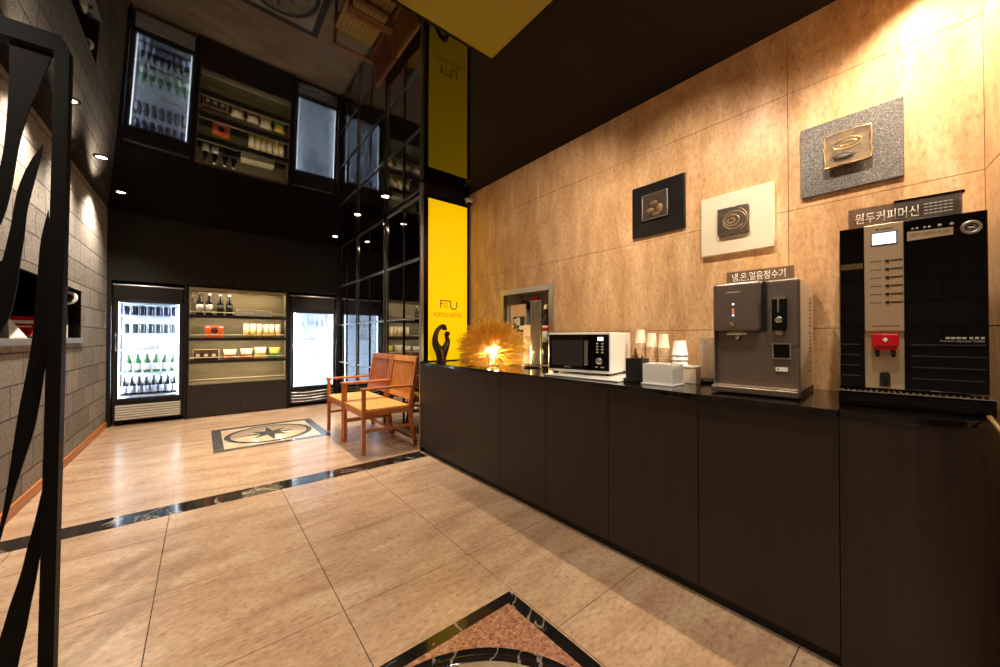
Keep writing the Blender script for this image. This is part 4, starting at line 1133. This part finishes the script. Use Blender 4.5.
# bottles of wine, packs and snacks
zt = levels[0]+.0165; z2 = levels[1]+.0165; z3 = levels[2]+.0165
for k, (x, lm, mt, lab) in enumerate(((-.025, 'label', 'dark_glass', 'dark wine bottle with cream label, leftmost on the snack shelf top board'), (.078, 'label', 'dark_glass', 'dark wine bottle with cream label, second from left on the snack shelf'),
        (.20, 'label_dark', 'dark_glass', 'black wine bottle with dark label, third from left on the snack shelf'), (.304, 'label_dark', 'dark_glass', 'black wine bottle with dark label, rightmost of the four wine bottles'))):
    make_bottle('wine_bottle', .295, .039, .0145, M[mt], M[lm], M['label'] if k else M['label_dark'], (x, YB+.11, zt), lab, 'wine bottle', 'wine bottles on the snack shelf')
for k, (x0, x1, h_, lab) in enumerate(((.387, .60, .10, 'flat white gift box beside the wine bottles on the top board'), (.605, .82, .095, 'flat white gift box nearer the right fridge on the top board'))):
    tt = thing('gift_box', ((x0+x1)/2, YB+.16, zt), 0, lab, 'box', 'white boxes on the top board')
    hw = (x1-x0)/2; b = MB(); b.box(-hw, hw, -.10, .10, 0, h_*.6, bev=.002); b.build('box_base', M['white'], tt)
    b = MB(); b.box(-hw-.0, hw, -.102, .102, h_*.6+.0005, h_, bev=.004); b.build('box_lid', M['snack_white'], tt)
tt = thing('snack_carton', (.135, YB+.11, z2), 0, 'orange snack carton with dark round print on the second board', 'carton')
b = MB(); b.box(-.103, .103, -.05, .05, 0, .165, bev=.003); b.build('carton', M['orange_pack'], tt)
b = MB(); b.lathe([(0, 0), (.042, 0), (.04, .002), (0, .002)], 24, M4=T((0, -.0502, .10)) @ RX(R(90))); b.build('round_print', M['maroon'], tt)
b = MB(); b.box(-.045, .045, -.0525, -.0502, .035, .05); b.box(-.095, -.05, -.0515, -.0502, .14, .155); b.box(.05, .095, -.0515, -.0502, .14, .155); b.build('print', M['label'], tt)
for k, x in enumerate(xsn(6, .507, .91)):
    tt = thing('snack_canister', (x, YB+.11, z2), 0, 'yellow and white snack canister on the second board', 'canister', 'snack canisters on the second board')
    b = MB(); b.lathe([(0, 0), (.037, 0), (.037, .115), (0, .115)], 20); b.build('body', M['yellow_pack'], tt)
    b = MB(); b.lathe([(.0375, .09), (.0375, .19), (0, .19)], 20); b.build('sleeve', M['snack_white'], tt)
    b = MB(); b.lathe([(.0385, .1905), (.0385, .205), (0, .206)], 20); b.build('lid', M['kraft'], tt)
tt = thing('gift_set', (.052, YB+.10, z3), 0, 'brown framed gift set of three printed packs on the third board', 'gift set')
b = MB(); b.box(-.147, .147, -.03, .05, 0, .15, bev=.002); b.build('tray', M['maroon'], tt)
b = MB()
for q in ((-.147, .147, .141, .15), (-.147, -.14, 0, .141), (.125, .147, 0, .141)): b.box(q[0], q[1], -.034, -.0302, q[2], q[3])
b.build('rim', M['kraft'], tt)
for x in (-.092, -.006, .08):
    b = MB(); b.box(x-.036, x+.036, -.04, -.0305, .022, .125, bev=.002); o = b.build('pack', M['pic_brown'], tt)
    b = MB(); b.box(x-.022, x+.018, -.0415, -.0402, .05, .085); b.build('pack_print', M['snack_white'], o)
for k, (x0, x1, h_, c1_, c2_, lab) in enumerate(((.234, .397, .135, 'snack_white', 'snack_red', 'cream and red snack bag beside the brown gift set'), (.432, .591, .14, 'snack_white', 'snack_red', 'cream and red snack bag, second from the gift set'),
        (.603, .761, .16, 'snack_white', 'snack_yellow', 'cream and yellow snack bag, third from the gift set'), (.792, .945, .155, 'snack_yellow', 'snack_green', 'yellow and green snack bag nearest the right fridge'))):
    tt = thing('snack_bag', ((x0+x1)/2, YB+.11, z3), 0, lab, 'snack bag', 'snack bags on the third board')
    hw = (x1-x0)/2
    b = MB(); b.smooth = True
    nx, nzv = 10, 8; rn = random.Random(k)
    grid = {}
    for sgn in (-1, 1):
        for i in range(nx+1):
            for j in range(nzv+1):
                u, v = i/nx*2-1, j/nzv
                bul = (1-u*u)**.5*(max(0, math.sin(PI*(.12+.86*v)))**.6)*.045
                xx = u*hw*(.86+.14*abs(2*v-1)**2); edge = i in (0, nx) or j in (nzv,)
                grid[sgn, i, j] = b.bm.verts.new((xx, sgn*(bul*(1+rn.uniform(-.12, .12)) if not edge else .001), v*h_))
        for i in range(nx):
            for j in range(nzv):
                b.mi = 1 if j < 4 else 0
                b._f((grid[sgn, i, j], grid[sgn, i+1, j], grid[sgn, i+1, j+1], grid[sgn, i, j+1]))
    b.build('bag', [M[c1_], M[c2_]], tt)
    b = MB(); b.box(-hw, hw, -.0022, .0022, h_-.0005, h_+.012); b.build('crimp', M[c1_], tt)

# ------------------------------------------------------------------ things in the left wall niche
zn = nz0+.0005
t = thing('tilted_book', (-1.03, 4.33, zn), R(12), 'red book leaning back in the wall niche', 'book')
Ml = T((0, 0, .012)) @ RX(R(-24)) @ Matrix.Diagonal((.82, 1, 1, 1))
b = MB(); b.box(-.10, .10, -.018, -.012, 0, .16, mat=Ml); b.box(-.10, .10, .012, .018, 0, .16, mat=Ml); b.box(-.10, -.094, -.012, .012, 0, .16, mat=Ml); b.build('cover', M['red_plastic'], t)
b = MB(); b.box(-.093, .097, -.0118, .0118, .003, .157, mat=Ml); b.build('pages', M['paper'], t)
b = MB(); b.box(-.06, .06, -.0195, -.0182, .10, .125, mat=Ml); b.box(-.05, .05, -.0195, -.0182, .07, .08, mat=Ml); b.build('title_print', M['text_white'], t)
t = thing('pyramid_lamp', (-1.02, 4.02, zn), R(20), 'small white pyramid beside the red book in the wall niche', 'ornament')
b = MB(); b.lathe([(0, 0), (.085, 0), (.08, .012), (.012, .13), (0, .135)], 4); 
for f_ in b.bm.faces: f_.smooth = False
b.build('pyramid', M['white'], t); 
b = MB(); b.box(-.065, .065, -.065, .065, -.0, .006); b.build('foot', M['kraft'], t)
t = thing('niche_box', (-.965, 4.98, zn), R(-75), 'small cream box at the right end of the wall niche', 'box')
b = MB(); b.box(-.05, .05, -.03, .03, 0, .115, bev=.003); b.build('box', M['paper'], t)
b = MB(); b.box(-.035, .035, -.0315, -.0302, .05, .09); b.build('print', M['kraft'], t)
t = thing('ring_ornament', (-.955, 5.09, zn), R(-14), 'white ring ornament on a thin black stand in the wall niche', 'ornament')
b = MB(); b.tube([(.055*math.cos(a), 0, .37+.05*math.sin(a)) for a in [2*PI*k/28 for k in range(28)]], .013, 10, closed=True); b.build('ring', M['white'], t)
b = MB(); b.lathe([(0, 0), (.03, 0), (.03, .006), (.004, .01), (.004, .312), (0, .312)], 14); b.build('stand', M['black_metal'], t)
b = MB(); b.lathe([(0, 0), (.038, 0), (.038, .004), (0, .004)], 24, M4=T((0, .004, .37)) @ RX(R(90))); b.build('centre_disc', M['dark_steel'], t)

# ------------------------------------------------------------------ render look
w_ = bpy.data.worlds.new('world'); scene.world = w_; w_.use_nodes = True
w_.node_tree.nodes['Background'].inputs[0].default_value = (.02, .018, .016, 1)
scene.view_settings.view_transform = 'Standard'; scene.view_settings.look = 'None'
scene.view_settings.gamma = 1; scene.view_settings.use_curve_mapping = False
scene.view_settings.exposure = 0.0
scene.cycles.use_denoising = True
scene.cycles.max_bounces = 10; scene.cycles.transparent_max_bounces = 16
scene.cycles.sample_clamp_indirect = 6.0
